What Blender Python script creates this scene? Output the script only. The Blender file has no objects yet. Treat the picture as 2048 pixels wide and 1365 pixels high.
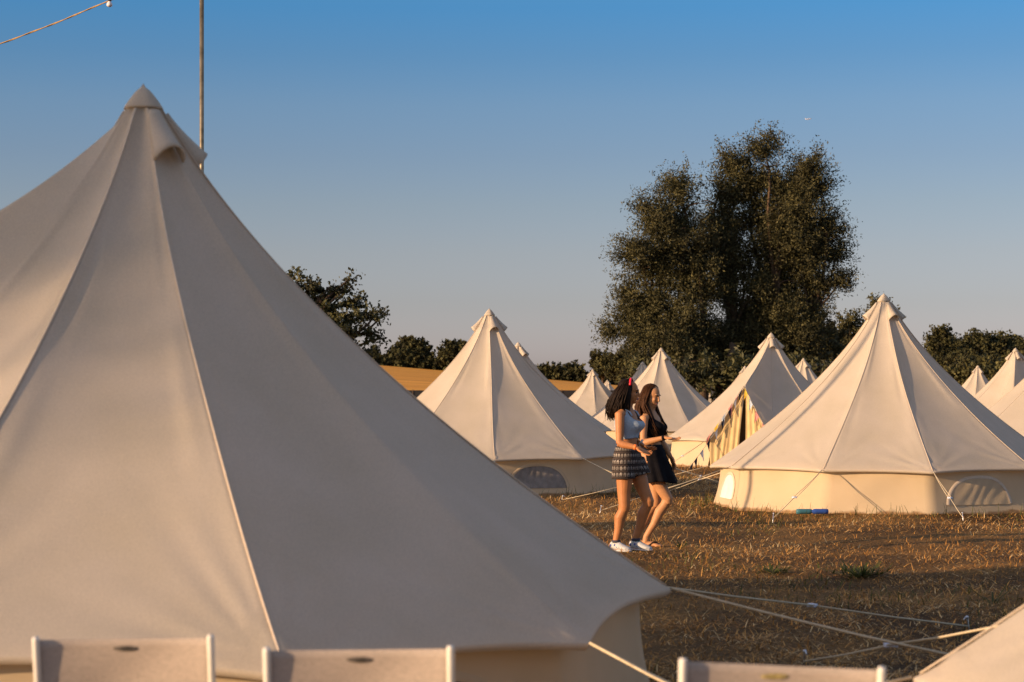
import bpy, math, random
import numpy as np
from mathutils import Vector, Matrix
C = bpy.context; S = C.scene
col = S.collection
R = math.radians
rng = np.random.default_rng(7); random.seed(7)

# ------------------------------------------------------------------ camera
FPX, YH, HC = 4085.0, 795.0, 1.55          # focal length in photo pixels, horizon row, eye height
cam_d = bpy.data.cameras.new('camera'); cam = bpy.data.objects.new('camera', cam_d); col.objects.link(cam)
cam.location = (0, 0, HC); cam.rotation_euler = (R(90), 0, 0)
cam_d.sensor_width = 36; cam_d.lens = FPX / 2048 * 36
cam_d.shift_y = (YH - 682.5) / 2048
cam_d.clip_start = 0.1; cam_d.clip_end = 30000
cam_d.dof.use_dof = True; cam_d.dof.focus_distance = 29.0; cam_d.dof.aperture_fstop = 4.8
S.camera = cam
S.render.resolution_x, S.render.resolution_y = 1024, 682

# ------------------------------------------------------------------ light
SUN_AZ, SUN_EL = R(64), R(11.2)               # sun stands to the left and behind the camera
SD = Vector((-math.sin(SUN_AZ)*math.cos(SUN_EL), -math.cos(SUN_AZ)*math.cos(SUN_EL), math.sin(SUN_EL)))
w = bpy.data.worlds.new('World'); S.world = w; w.use_nodes = True
nt = w.node_tree; nt.nodes.clear()
out = nt.nodes.new('ShaderNodeOutputWorld'); bg = nt.nodes.new('ShaderNodeBackground')
sky = nt.nodes.new('ShaderNodeTexSky'); sky.sky_type = 'NISHITA'; sky.sun_disc = False
sky.sun_elevation = SUN_EL; sky.sun_rotation = math.pi + SUN_AZ
sky.air_density = 1.0; sky.dust_density = 1.0; sky.ozone_density = 1.0
# evening air: blue greying towards the horizon; overhead tinted warm and brightened as added fill
tc = nt.nodes.new('ShaderNodeTexCoord'); sx = nt.nodes.new('ShaderNodeSeparateXYZ')
rp = nt.nodes.new('ShaderNodeValToRGB'); mx = nt.nodes.new('ShaderNodeMix'); mx.data_type = 'RGBA'; mx.blend_type = 'MULTIPLY'
mx.inputs[0].default_value = 1.0
cr = rp.color_ramp; cr.interpolation = "LINEAR"
SKY_STOPS = [(0.0, (0.56, 0.56, 1.0)), (0.0208, (0.56, 0.56, 1.0)), (0.0452, (0.47, 0.465, 0.74)), (0.0696, (0.45, 0.44, 0.64)), (0.0938, (0.405, 0.42, 0.59)), (0.1179, (0.35, 0.40, 0.585)), (0.1418, (0.31, 0.405, 0.605)), (0.1654, (0.225, 0.39, 0.63)), (0.1876, (0.172, 0.405, 0.69)), (0.23, (0.24, 0.48, 0.74)), (0.38, (1.05, 0.84, 0.85)), (1.0, (1.9, 1.38, 1.24))]
while len(cr.elements) < len(SKY_STOPS): cr.elements.new(0.5)
for e, (p, c) in zip(cr.elements, SKY_STOPS): e.position = p; e.color = (*c, 1)
nt.links.new(tc.outputs['Generated'], sx.inputs[0]); nt.links.new(sx.outputs['Z'], rp.inputs[0])
nt.links.new(sky.outputs[0], mx.inputs[6]); nt.links.new(rp.outputs[0], mx.inputs[7])
nt.links.new(mx.outputs[2], bg.inputs[0]); bg.inputs[1].default_value = 0.15
nt.links.new(bg.outputs[0], out.inputs[0])
sun_d = bpy.data.lights.new('sun', 'SUN'); sun = bpy.data.objects.new('sun', sun_d); col.objects.link(sun)
sun_d.energy = 4.6; sun_d.angle = R(0.5); sun_d.color = (1.0, 0.68, 0.41)
sun.rotation_euler = SD.to_track_quat('Z', 'Y').to_euler()
S.view_settings.view_transform = 'Standard'; S.view_settings.look = 'None'
S.view_settings.exposure = 0.585; S.view_settings.gamma = 1.0

# ------------------------------------------------------------------ helpers
def at(x, y, D):
    """photo pixel at depth D -> world point"""
    return Vector(((x - 1024) * D / FPX, D, HC + (YH - y) * D / FPX))

def mesh(name, V, Fc, mat=None, parent=None, smooth=True, tint=None):
    me = bpy.data.meshes.new(name)
    if isinstance(Fc, np.ndarray):
        V = np.asarray(V, np.float32); n = Fc.shape[1]
        me.vertices.add(len(V)); me.vertices.foreach_set('co', V.ravel())
        me.loops.add(Fc.size); me.loops.foreach_set('vertex_index', Fc.astype(np.int32).ravel())
        me.polygons.add(len(Fc)); me.polygons.foreach_set('loop_start', np.arange(0, Fc.size, n, dtype=np.int32))
        me.update(calc_edges=True)
    else:
        me.from_pydata([tuple(map(float, v)) for v in V], [], Fc); me.update()
    if tint is not None:
        a = me.attributes.new('tint', 'FLOAT', 'POINT'); a.data.foreach_set('value', np.asarray(tint, np.float32))
    me.polygons.foreach_set('use_smooth', np.full(len(me.polygons), bool(smooth)))
    o = bpy.data.objects.new(name, me); col.objects.link(o)
    if mat: me.materials.append(mat)
    if parent: o.parent = parent
    return o

def tag(o, label=None, cat=None, group=None, kind=None):
    if label: o['label'] = label
    if cat: o['category'] = cat
    if group: o['group'] = group
    if kind: o['kind'] = kind
    return o

def thing(name, label, cat, loc=(0, 0, 0), rotz=0, group=None):
    o = bpy.data.objects.new(name, None); col.objects.link(o)
    o.location = loc; o.rotation_euler = (0, 0, rotz); o.empty_display_size = 0.2
    return tag(o, label, cat, group)

def kids(o): return [c for c in bpy.data.objects if c.parent == o]
def copy_tree(o, parent=None):
    c = o.copy(); col.objects.link(c)
    if parent: c.parent = parent
    for k in kids(o): copy_tree(k, c)
    return c

class MB:
    """collects shapes into one mesh"""
    def __init__(s): s.V = []; s.F = []
    def add(s, V, F):
        b = len(s.V); s.V += [tuple(v) for v in V]; s.F += [tuple(i + b for i in f) for f in F]; return s
    def box(s, c, h, M=None):
        P = [Vector((x*h[0], y*h[1], z*h[2])) for x in (-1, 1) for y in (-1, 1) for z in (-1, 1)]
        if M: P = [M @ p for p in P]
        c = Vector(c)
        return s.add([c + p for p in P], [(0,1,3,2),(4,6,7,5),(0,4,5,1),(2,3,7,6),(0,2,6,4),(1,5,7,3)])
    def tube(s, pts, rad, n=8, cap=True, side=None):
        """tapered tube; rad is a number, a list of numbers or of (a, b) pairs (a along side)"""
        pts = [Vector(p) for p in pts]; m = len(pts)
        if not isinstance(rad, (list, tuple)): rad = [rad]*m
        V = []; prev = Vector(side) if side is not None else None
        for i, p in enumerate(pts):
            t = (pts[min(i+1, m-1)] - pts[max(i-1, 0)]).normalized()
            if prev is None: prev = t.orthogonal()
            a = (prev - t*prev.dot(t))
            a = a.normalized() if a.length > 1e-6 else t.orthogonal().normalized()
            b = t.cross(a); prev = a
            r = rad[i]; ra, rb = r if isinstance(r, (tuple, list)) else (r, r)
            for k in range(n):
                q = 2*math.pi*k/n; V.append(p + a*(ra*math.cos(q)) + b*(rb*math.sin(q)))
        F = [(i*n+k, i*n+(k+1) % n, (i+1)*n+(k+1) % n, (i+1)*n+k) for i in range(m-1) for k in range(n)]
        if cap: F += [tuple(range(n))[::-1], tuple((m-1)*n+k for k in range(n))]
        return s.add(V, F)
    def ell(s, c, r, M=None, nu=16, nv=10):
        V = []; c = Vector(c)
        for i in range(1, nv):
            th = math.pi*i/nv
            for k in range(nu):
                q = 2*math.pi*k/nu
                p = Vector((r[0]*math.sin(th)*math.cos(q), r[1]*math.sin(th)*math.sin(q), r[2]*math.cos(th)))
                V.append(c + (M @ p if M else p))
        tp = Vector((0, 0, r[2])); V += [c + (M @ tp if M else tp), c - (M @ tp if M else tp)]
        a, b = len(V)-2, len(V)-1
        F = [(i*nu+k, i*nu+(k+1) % nu, (i+1)*nu+(k+1) % nu, (i+1)*nu+k)[::-1] for i in range(nv-2) for k in range(nu)]
        F += [(a, k, (k+1) % nu) for k in range(nu)] + [(b, (nv-2)*nu+(k+1) % nu, (nv-2)*nu+k) for k in range(nu)]
        return s.add(V, F)
    def build(s, name, mat=None, parent=None, smooth=True): return mesh(name, s.V, s.F, mat, parent, smooth)

# ------------------------------------------------------------------ materials
def mat(name, base, rough=0.85, spec=0.3, metal=0.0, noise=None, bump=None, trans=0.0, tintramp=None, extra=None):
    """base colour varied by noise (scale, amount) and by a per-vertex tint; bump = (scale, distance)"""
    m = bpy.data.materials.new(name); m.use_nodes = True; t = m.node_tree; N = t.nodes; L = t.links
    p = N['Principled BSDF']; p.inputs['Roughness'].default_value = rough; p.inputs['Metallic'].default_value = metal
    p.inputs['Specular IOR Level'].default_value = spec
    p.inputs['Base Color'].default_value = (*base, 1)
    tcx = N.new('ShaderNodeTexCoord'); src = None
    if tintramp:
        a = N.new('ShaderNodeAttribute'); a.attribute_name = 'tint'
        r = N.new('ShaderNodeValToRGB'); e = r.color_ramp.elements
        while len(e) < len(tintramp): e.new(0.5)
        for k, (pos, c) in zip(e, tintramp): k.position = pos; k.color = (*c, 1)
        L.new(a.outputs['Fac'], r.inputs[0]); src = r.outputs[0]
    if noise:
        n = N.new('ShaderNodeTexNoise'); n.inputs['Scale'].default_value = noise[0]; n.inputs['Detail'].default_value = 5
        L.new(tcx.outputs['Object'], n.inputs['Vector'])
        r = N.new('ShaderNodeValToRGB'); e = r.color_ramp.elements
        lo, hi = 1 - noise[1], 1 + noise[1]*0.4
        e[0].position = 0.3; e[1].position = 0.7; e[0].color = (lo, lo, lo*(0.96), 1); e[1].color = (hi, hi, hi, 1)
        L.new(n.outputs['Fac'], r.inputs[0])
        q = N.new('ShaderNodeMix'); q.data_type = 'RGBA'; q.blend_type = 'MULTIPLY'; q.inputs[0].default_value = 1
        if src: L.new(src, q.inputs[6])
        else: q.inputs[6].default_value = (*base, 1)
        L.new(r.outputs[0], q.inputs[7]); src = q.outputs[2]
    if extra: src = extra(t, tcx, src) or src
    if src: L.new(src, p.inputs['Base Color'])
    if bump:
        n = N.new('ShaderNodeTexNoise'); n.inputs['Scale'].default_value = bump[0]; n.inputs['Detail'].default_value = 4
        L.new(tcx.outputs['Object'], n.inputs['Vector'])
        b = N.new('ShaderNodeBump'); b.inputs['Distance'].default_value = bump[1]; b.inputs['Strength'].default_value = 1
        L.new(n.outputs['Fac'], b.inputs['Height']); L.new(b.outputs[0], p.inputs['Normal'])
    if trans > 0:
        tr = N.new('ShaderNodeBsdfTranslucent'); ms = N.new('ShaderNodeMixShader'); ms.inputs[0].default_value = trans
        if src: L.new(src, tr.inputs[0])
        else: tr.inputs[0].default_value = (*base, 1)
        L.new(p.outputs[0], ms.inputs[1]); L.new(tr.outputs[0], ms.inputs[2]); L.new(ms.outputs[0], N['Material Output'].inputs[0])
    return m

def weave(scale, depth):
    def f(t, tcx, src):
        N, L = t.nodes, t.links
        n = N.new('ShaderNodeTexNoise'); n.inputs['Scale'].default_value = scale; n.inputs['Detail'].default_value = 2
        L.new(tcx.outputs['Object'], n.inputs['Vector'])
        r = N.new('ShaderNodeMapRange'); r.inputs[1].default_value = 0.3; r.inputs[2].default_value = 0.7
        r.inputs[3].default_value = 1 - depth; r.inputs[4].default_value = 1 + depth*0.5
        L.new(n.outputs['Fac'], r.inputs[0])
        q = N.new('ShaderNodeMix'); q.data_type = 'RGBA'; q.blend_type = 'MULTIPLY'; q.inputs[0].default_value = 1
        L.new(src, q.inputs[6]); L.new(r.outputs[0], q.inputs[7]); return q.outputs[2]
    return f
def dirt_at_foot(t, tcx, src):
    N, L = t.nodes, t.links
    s = N.new('ShaderNodeSeparateXYZ'); L.new(tcx.outputs['Object'], s.inputs[0])
    n = N.new('ShaderNodeTexNoise'); n.inputs['Scale'].default_value = 4; n.inputs['Detail'].default_value = 6
    L.new(tcx.outputs['Object'], n.inputs['Vector'])
    a = N.new('ShaderNodeMath'); a.operation = 'MULTIPLY_ADD'; a.inputs[1].default_value = -0.14
    L.new(n.outputs['Fac'], a.inputs[0]); L.new(s.outputs['Z'], a.inputs[2])
    r = N.new('ShaderNodeMapRange'); r.inputs[1].default_value = -0.055; r.inputs[2].default_value = -0.025
    L.new(a.outputs[0], r.inputs[0])
    q = N.new('ShaderNodeMix'); q.data_type = 'RGBA'; L.new(r.outputs[0], q.inputs[0])
    q.inputs[6].default_value = (0.36, 0.22, 0.11, 1); L.new(src, q.inputs[7]); return q.outputs[2]

CANVAS = (0.67, 0.575, 0.455)
M_roof = mat('canvas_roof', CANVAS, 0.9, 0.15, noise=(2.2, 0.07), bump=(420, 0.0015), trans=0.30, extra=weave(150, 0.11))
M_wall = mat('canvas_wall', (0.70, 0.55, 0.36), 0.9, 0.15, noise=(2.0, 0.08), bump=(420, 0.0015), trans=0.28, extra=dirt_at_foot)
M_flap = mat('door_flap_canvas', (0.74, 0.54, 0.27), 0.9, 0.1, noise=(5, 0.12), trans=0.25)
M_seam = mat('seam_tape', (0.60, 0.49, 0.37), 0.85, 0.2, noise=(30, 0.1))
M_mesh = mat('window_mesh', (0.26, 0.23, 0.205), 0.8, 0.2, noise=(12, 0.25))
M_white = mat('window_white', (0.72, 0.69, 0.66), 0.6, 0.3, noise=(8, 0.08))
M_dark = mat('tent_inside_shade', (0.05, 0.035, 0.02), 0.95, 0.1)
M_rope = mat("rope", (0.66, 0.54, 0.36), 0.8, 0.2, noise=(60, 0.2))
M_peg = mat('peg_steel', (0.6, 0.6, 0.6), 0.35, 0.5, metal=0.9)
M_slider = mat('slider_plastic', (0.55, 0.58, 0.65), 0.4, 0.5)
M_bark = mat('bark', (0.11, 0.072, 0.045), 0.95, 0.1, noise=(3, 0.4), bump=(14, 0.03))
LEAF = lambda k=1.0, g=0.0: [(0, (0.030*k, 0.027*k, 0.011*k)), (0.45, (0.075*k, (0.068+g)*k, 0.026*k)), (1, (0.150*k, (0.132+g)*k, 0.048*k))]
M_willow = mat('willow_leaf', (0.05, 0.05, 0.02), 0.7, 0.25, trans=0.2, tintramp=LEAF(1.0))
M_oak = mat('oak_leaf', (0.05, 0.05, 0.02), 0.6, 0.3, trans=0.15, tintramp=LEAF(0.85, 0.006))
M_far = mat('far_leaf', (0.04, 0.04, 0.02), 0.8, 0.2, tintramp=LEAF(0.62, 0.006))
M_far2 = mat('far_leaf_light', (0.06, 0.06, 0.02), 0.8, 0.2, tintramp=LEAF(1.0, 0.004))

# ------------------------------------------------------------------ ground
def smooth(a, b, x):
    t = np.clip((x - a)/(b - a), 0, 1); return t*t*(3 - 2*t)
def hill(X, D):
    X = np.asarray(X, float); D = np.asarray(D, float)
    h1 = np.clip(6.0 - 0.085*X, 1.6, 11.0)
    z = np.clip((D - 212)/243, 0, 1)*h1
    z = z + np.clip((D - 480)/520, 0, 1)*np.clip(9.5 - 0.02*X, 3, 12)
    return z
def bumps(X, Y):
    return 0.018*np.sin(X*1.7 + 0.6*np.sin(Y*0.9)) + 0.015*np.sin(Y*1.3 + X*0.5) + 0.008*np.sin(5.1*X + 2.0*Y) + 0.006*np.sin(6.3*Y - 3.0*X)
def grid_sheet(name, xs, ys, zf, m, **kw):
    X, Y = np.meshgrid(xs, ys); Z = zf(X, Y)
    V = np.stack([X.ravel(), Y.ravel(), Z.ravel()], 1); nx = len(xs)
    i = np.arange((len(ys)-1)*(nx-1)); r, c = i//(nx-1), i % (nx-1); a = r*nx + c
    return mesh(name, V, np.stack([a, a+1, a+nx+1, a+nx], 1), m, **kw)
def ground_extra(t, tcx, src):
    N, L = t.nodes, t.links
    n = N.new('ShaderNodeTexNoise'); n.inputs['Scale'].default_value = 0.55; n.inputs['Detail'].default_value = 6
    L.new(tcx.outputs['Object'], n.inputs['Vector'])
    r = N.new('ShaderNodeValToRGB'); e = r.color_ramp.elements
    e[0].position = 0.35; e[0].color = (0.075, 0.042, 0.016, 1); e[1].position = 0.68; e[1].color = (0.30, 0.155, 0.045, 1)
    x = e.new(0.52); x.color = (0.16, 0.088, 0.030, 1)
    L.new(n.outputs['Fac'], r.inputs[0])
    n2 = N.new('ShaderNodeTexNoise'); n2.inputs['Scale'].default_value = 26; n2.inputs['Detail'].default_value = 8
    L.new(tcx.outputs['Object'], n2.inputs['Vector'])
    mr = N.new('ShaderNodeMapRange'); mr.inputs[1].default_value = 0.3; mr.inputs[2].default_value = 0.7; mr.inputs[3].default_value = 0.45; mr.inputs[4].default_value = 1.35
    L.new(n2.outputs['Fac'], mr.inputs[0])
    q = N.new('ShaderNodeMix'); q.data_type = 'RGBA'; q.blend_type = 'MULTIPLY'; q.inputs[0].default_value = 1
    L.new(r.outputs[0], q.inputs[6]); L.new(mr.outputs[0], q.inputs[7]); return q.outputs[2]
M_ground = mat('dry_turf', (0.16, 0.11, 0.05), 0.95, 0.1, extra=ground_extra, bump=(30, 0.03))
xs = np.concatenate([np.array([-6000, -2500, -1000, -400, -150, -60]), np.linspace(-30, 30, 160), np.array([60, 150, 400, 1000, 2500, 6000])])
ys = np.concatenate([np.array([-2000, -300, -60, -10]), np.linspace(0, 60, 200), np.array([75, 100, 140, 180, 212, 260, 320, 400, 455, 480, 600, 800, 1000, 1500, 3000, 9000])])
tag(grid_sheet('ground', xs, ys, lambda X, Y: hill(X, Y) + bumps(X, Y)*(np.abs(X) < 31)*(Y > -5)*(Y < 61), M_ground), kind='structure')
def rows(t, tcx, src):
    N, L = t.nodes, t.links
    wv = N.new('ShaderNodeTexNoise'); wv.inputs['Scale'].default_value = 1.0; wv.inputs['Detail'].default_value = 5
    mp = N.new('ShaderNodeMapping'); mp.inputs['Scale'].default_value = (0.04, 0.55, 0.0)
    L.new(tcx.outputs['Object'], mp.inputs[0]); L.new(mp.outputs[0], wv.inputs['Vector'])
    r = N.new('ShaderNodeValToRGB'); e = r.color_ramp.elements
    e[0].position = 0.38; e[0].color = (0.58, 0.235, 0.032, 1); e[1].position = 0.6; e[1].color = (0.85, 0.39, 0.062, 1)
    L.new(wv.outputs['Fac'], r.inputs[0]); return r.outputs[0]
M_field = mat('ripe_field', (0.4, 0.25, 0.08), 0.95, 0.1, extra=rows)
tag(grid_sheet('field', np.linspace(-150, 75, 60), np.linspace(214, 452, 60), lambda X, Y: hill(X, Y) + 0.25, M_field), kind='structure')
tag(grid_sheet('far_field', np.linspace(-40, 130, 30), np.linspace(700, 990, 20), lambda X, Y: hill(X, Y) + 0.4, M_field), kind='structure')

# ------------------------------------------------------------------ bell tents
TR, TH, TE, NP = 2.5, 3.02, 0.595, 10       # radius, height, eave height, sides
P_ = lambda t: 0.56*t + 0.44*t*t + 0.016*(1-math.exp(-t/0.02))*math.exp(-t/0.15)            # how the roof flares outwards on its way down
def vdir(th): return np.array([math.sin(th), -math.cos(th), 0.0])
def wob(a, b, s=0.0): return np.sin(a*1.0 + s) * np.sin(b*1.7 + s*2.1)

def tent(name, label, X, D, a, vent_at=0.5, windows=(), rope_r=0.0042, skip=(), vents=(0, 72, 180, 252), door=None, ropes=None, nu=18, ntr=40, over=None, group='cream bell tents pitched across the field', z0=0.0, sd=1, wrinkle=1.4, sg_=0.030, rsag=0.10, hem_=0.009):
    root = thing(name, label, 'bell tent', (X, D, z0), a, group)
    rr = np.random.default_rng(sd)
    over = over or {}
    cor = []
    for j in range(NP):
        c = vdir(2*math.pi*j/NP)*TR + np.array([0, 0, TE]) + rr.normal(0, 0.012, 3)
        if j in over: c = np.array(over[j], float)
        cor.append(c)
    def seam(j, t):
        c = cor[j % NP]; p = P_(t)
        return np.array([c[0]*p, c[1]*p, TH + (c[2]-TH)*t])
    ph = rr.uniform(0, 6.28, NP*2)
    def roof(j, u, t):
        b = 4*u*(1-u)
        t2 = t*(1 - hem_*b*t**5)
        A, B = seam(j, t2), seam(j+1, t2)
        q = A*(1-u) + B*u
        m = vdir(2*math.pi*(j+0.5)/NP)
        n = np.array([m[0]*0.72, m[1]*0.72, 0.70])
        sag = sg_*math.sin(math.pi*min(1, t**0.85)) + 0.012*t
        d = -sag*b + 0.006*wrinkle*math.sin(5*t + ph[j])*math.sin(3.1*u + ph[j+NP])*b
        # creases that fan out of each corner peg
        for cu, k in ((u, j), (1-u, j+1)):
            L = np.linalg.norm(q - cor[k % NP]) + 1e-6
            hem = cu*1.5; ang = math.atan2(hem, max(1e-4, (1-t)*3.4))
            A_ = 0.013*wrinkle*math.exp(-L/0.42)*min(1, L/0.06)
            d += A_*math.sin(ang*17 + ph[k % NP])*(0.6 + 0.4*math.sin(ang*6 + ph[(k+3) % NP]))
        # light pleats beside the seams
        for cu, k in ((u, j), (1-u, j+1)):
            d += 0.007*wrinkle*math.exp(-((cu-0.10)/0.055)**2)*math.sin(9*t + ph[k % NP])*math.sin(math.pi*t)
        return q + n*d
    # --- door geometry: a ridge pushed out through one panel
    T0 = 0.07
    def ridge(s):
        m = vdir(2*math.pi*(door+0.5)/NP)
        r0 = P_(T0)*TR*0.95; p0 = m*r0 + np.array([0, 0, TH + (TE-TH)*T0]); p1 = m*2.02 + np.array([0, 0, 1.80])
        return p0*(1-s) + p1*s - np.array([0, 0, rsag*4*s*(1-s)**1.5])
    V, Fc = [], []
    ts = np.concatenate([[0.018, 0.035], np.linspace(0.06, 0.9, ntr), np.linspace(0.915, 1.0, 10)])
    nc = NP*nu
    for t in ts:
        for c in range(nc):
            j, u = c//nu, (c % nu)/nu
            if door is not None and j == door and t > T0:
                s = (t-T0)/(1-T0); rd = ridge(s)
                q = seam(j, t)*(1-2*u) + rd*2*u if u <= 0.5 else rd*(2-2*u) + seam(j+1, t)*(2*u-1)
                uu = (2*u if u <= .5 else 2-2*u); bb = 4*uu*(1-uu)
                q = q - np.array([0, 0, 0.05])*bb*s
                V.append(q)
            else: V.append(roof(j, u, t))
    nrow = len(ts)
    for r in range(nrow-1):
        for c in range(nc):
            Fc.append((r*nc+c, (r+1)*nc+c, (r+1)*nc+(c+1) % nc, r*nc+(c+1) % nc))
    # rolled hem under the eave
    base = (nrow-1)*nc; b0 = len(V)
    for k, (dr, dz) in enumerate([(0.006, -0.006), (0.004, -0.022), (-0.012, -0.034)]):
        for c in range(nc):
            p = np.array(V[base+c]); h = p[:2]/np.linalg.norm(p[:2])
            V.append(np.array([p[0]+h[0]*dr, p[1]+h[1]*dr, p[2]+dz]))
    for k in range(3):
        lo = base if k == 0 else b0+(k-1)*nc
        for c in range(nc): Fc.append((lo+c, b0+k*nc+c, b0+k*nc+(c+1) % nc, lo+(c+1) % nc))
    nroof = len(Fc)
    mb = MB(); mb.V = [tuple(v) for v in V]; mb.F = Fc
    for j in range(NP):                       # flat-felled seams stand a little proud
        if j in skip: continue
        pts = []; rad = []
        m = vdir(2*math.pi*j/NP); n = Vector((m[0]*.7, m[1]*.7, .7))
        for t in np.linspace(0.045, 0.995, 34):
            if t > 0.5 and False: pass
            pts.append(Vector(seam(j, t)) + n*0.002 + Vector(vdir(2*math.pi*j/NP + math.pi/2))*0.004*math.sin(9*t + ph[j])); rad.append((0.0055, 0.0038))
        mb.tube(pts, rad, 6, side=vdir(2*math.pi*j/NP + math.pi/2))
    ro = mb.build('roof', M_roof, root); ro.data.materials.append(M_seam)
    mi = np.zeros(len(ro.data.polygons), np.int32); mi[nroof:] = 1; ro.data.polygons.foreach_set('material_index', mi)
    # --- cap
    mb = MB(); rings = []
    for t, k in ((-0.001, 0.014), (0.003, 0.028), (0.011, 0.046), (0.022, 0.066), (0.036, 0.089), (0.041, 0.093), (0.042, 0.080)):
        z = TH + (TE-TH)*t
        rings.append([(k*math.sin(q)*(1+0.05*math.sin(5*q)), -k*math.cos(q)*(1+0.05*math.sin(5*q)), z) for q in np.linspace(0, 2*math.pi, 24, endpoint=False)])
    V = [p for r_ in rings for p in r_] + [(0, 0, TH + 0.024)]
    Fq = [(i*24+k, (i+1)*24+k, (i+1)*24+(k+1) % 24, i*24+(k+1) % 24) for i in range(len(rings)-1) for k in range(24)] + [(len(V)-1, k, (k+1) % 24) for k in range(24)]
    mesh('apex_cap', V, Fq, M_roof, root)
    # --- four hooded vents
    for vo in vents:
        th = 2*math.pi*vent_at/NP + R(vo)
        m = vdir(th); sidev = vdir(th + math.pi/2); V = []; Fq = []; ns, na = 8, 12
        for i in range(ns+1):
            s = i/ns; t = 0.05 + 0.098*s; r0 = P_(t)*TR*0.955 + 0.010
            p = m*r0 + np.array([0, 0, TH + (TE-TH)*t])
            n = np.array([m[0]*.8, m[1]*.8, .6]); wdt = 0.026 + 0.050*s; hgt = 0.012 + 0.062*s**1.4
            for k in range(na+1):
                q = math.pi*k/na
                V.append(p - sidev*math.cos(q)*wdt + n*math.sin(q)**0.8*hgt - np.array([0, 0, 0.012])*math.cos(2*q)*s)
        for i in range(ns):
            for k in range(na): Fq.append((i*(na+1)+k, i*(na+1)+k+1, (i+1)*(na+1)+k+1, (i+1)*(na+1)+k))
        v = mesh('vent', V, Fq, M_roof, root)
        so = v.modifiers.new('thick', 'SOLIDIFY'); so.thickness = 0.010; so.offset = 0
    # --- side wall
    def wall(j, u, z):
        c0, c1 = cor[j % NP], cor[(j+1) % NP]
        f = z/TE
        k = 1 - 0.060 + 0.044*(1-f)**2.2
        q = c0*(1-u)*k + c1*u*k
        m = vdir(2*math.pi*(j+.5)/NP)
        b = 4*u*(1-u)
        d = 0.012*wrinkle*(math.sin(3*u+ph[j])*math.sin(4*f + ph[j+NP]) + 0.45*math.sin(9*u - 5*f + ph[j])*math.sin(3*f + ph[j+NP]))*b + 0.002*wrinkle*math.sin(22*u + 3*f + ph[j])*f*math.exp(-min(u, 1-u)/0.16)*2
        return np.array([q[0]+m[0]*d, q[1]+m[1]*d, z*c0[2]/TE*(1-u) + z*c1[2]/TE*u])
    nw, nz = 16, 12; V = []; Fq = []; ncw = NP*nw
    for i in range(nz+1):
        z = (TE+0.01)*(1 - i/nz) - 0.02*(i == nz)
        for c in range(ncw): V.append(wall(c//nw, (c % nw)/nw, z))
    for i in range(nz):
        for c in range(ncw):
            if door is not None and c//nw == door: continue
            Fq.append((i*ncw+c, (i+1)*ncw+c, (i+1)*ncw+(c+1) % ncw, i*ncw+(c+1) % ncw))
    mesh('wall', V, Fq, M_wall, root)
    # --- half-moon windows
    for (j, style, uc, hw) in windows:
        m = vdir(2*math.pi*(j+.5)/NP); Wd = np.linalg.norm(cor[(j+1) % NP]-cor[j % NP])
        def wp(x, z, off): return wall(j, uc + x/Wd, z) + m*off
        V = []; Fq = []; nx, nzz = 40, 8
        for i in range(nx+1):
            x = -hw + 2*hw*i/nx; top = 0.13 + 0.35*max(0, 1-abs(x/hw)**2.6)**0.5
            for k in range(nzz+1):
                z = 0.125 + (top-0.125)*k/nzz
                fold = {'mesh': 0.004*math.sin(x*52 + 0.8*math.sin(z*9)), 'white': 0.002*math.sin(x*20), 'flap': 0.003*math.sin((x*0.8-z*0.65)*44 + 1.5*math.sin(x*9))*min(1, (x+hw)*4)}[style]
                V.append(wp(x, z, 0.009 + fold + (0.004 if style == 'flap' else 0)))
        for i in range(nx):
            for k in range(nzz): Fq.append((i*(nzz+1)+k, (i+1)*(nzz+1)+k, (i+1)*(nzz+1)+k+1, i*(nzz+1)+k+1))
        wo = mesh('window', V, Fq, {'mesh': M_mesh, 'white': M_white, 'flap': M_wall}[style], root)
        V = []; Fq = []
        path = [(hw*math.cos(q)*1.0, 0.13 + 0.35*max(0, 1-abs(math.cos(q))**2.6)**0.5) for q in np.linspace(math.pi, 0, 40)]
        for (x, z) in path:
            L = math.hypot(x/hw*0.8, (z-0.13)/0.35+0.15)
            ox, oz = x/hw*0.8/L*0.045, ((z-0.13)/0.35+0.15)/L*0.035
            V += [wp(x - ox*.2, z - oz*.2, 0.017), wp(x + ox*.5, z + oz*.5, 0.021), wp(x + ox, z + oz, 0.008)]
        for i in range(39):
            for k in range(2): Fq.append((i*3+k, (i+1)*3+k, (i+1)*3+k+1, i*3+k+1))
        mesh('frame', V, Fq, M_seam if style != 'mesh' else M_wall, wo)
    # --- A-frame doorway: gathered flaps hung under the door ridge
    if door is not None:
        m = vdir(2*math.pi*(door+.5)/NP); sidev = vdir(2*math.pi*(door+.5)/NP + math.pi/2)
        pk = ridge(1.0) - m*0.06 - np.array([0, 0, 0.05]); cl = cor[door]*0.95; crr = cor[(door+1) % NP]*0.95
        gl = np.array([cl[0], cl[1], 0.0]); gr = np.array([crr[0], crr[1], 0.0])
        def panel(nm, e0, e1, g0, g1, amp, nf, mt, off=0.0, ph0=0.0):
            V = []; Fq = []; n1, n2 = 48, 14
            for i in range(n1+1):
                u = i/n1; top = e0*(1-u) + e1*u; bot = g0*(1-u) + g1*u
                for k in range(n2+1):
                    s = k/n2; f = amp*math.sin(u*nf*6.28 + ph0 + 0.7*math.sin(3*s + u*4))*(0.35+0.65*s)
                    V.append(top*(1-s) + bot*s + m*(f + off))
            for i in range(n1):
                for k in range(n2): Fq.append((i*(n2+1)+k, (i+1)*(n2+1)+k, (i+1)*(n2+1)+k+1, i*(n2+1)+k+1))
            return mesh(nm, V, Fq, mt, root)
        mid = (gl+gr)/2
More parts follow.
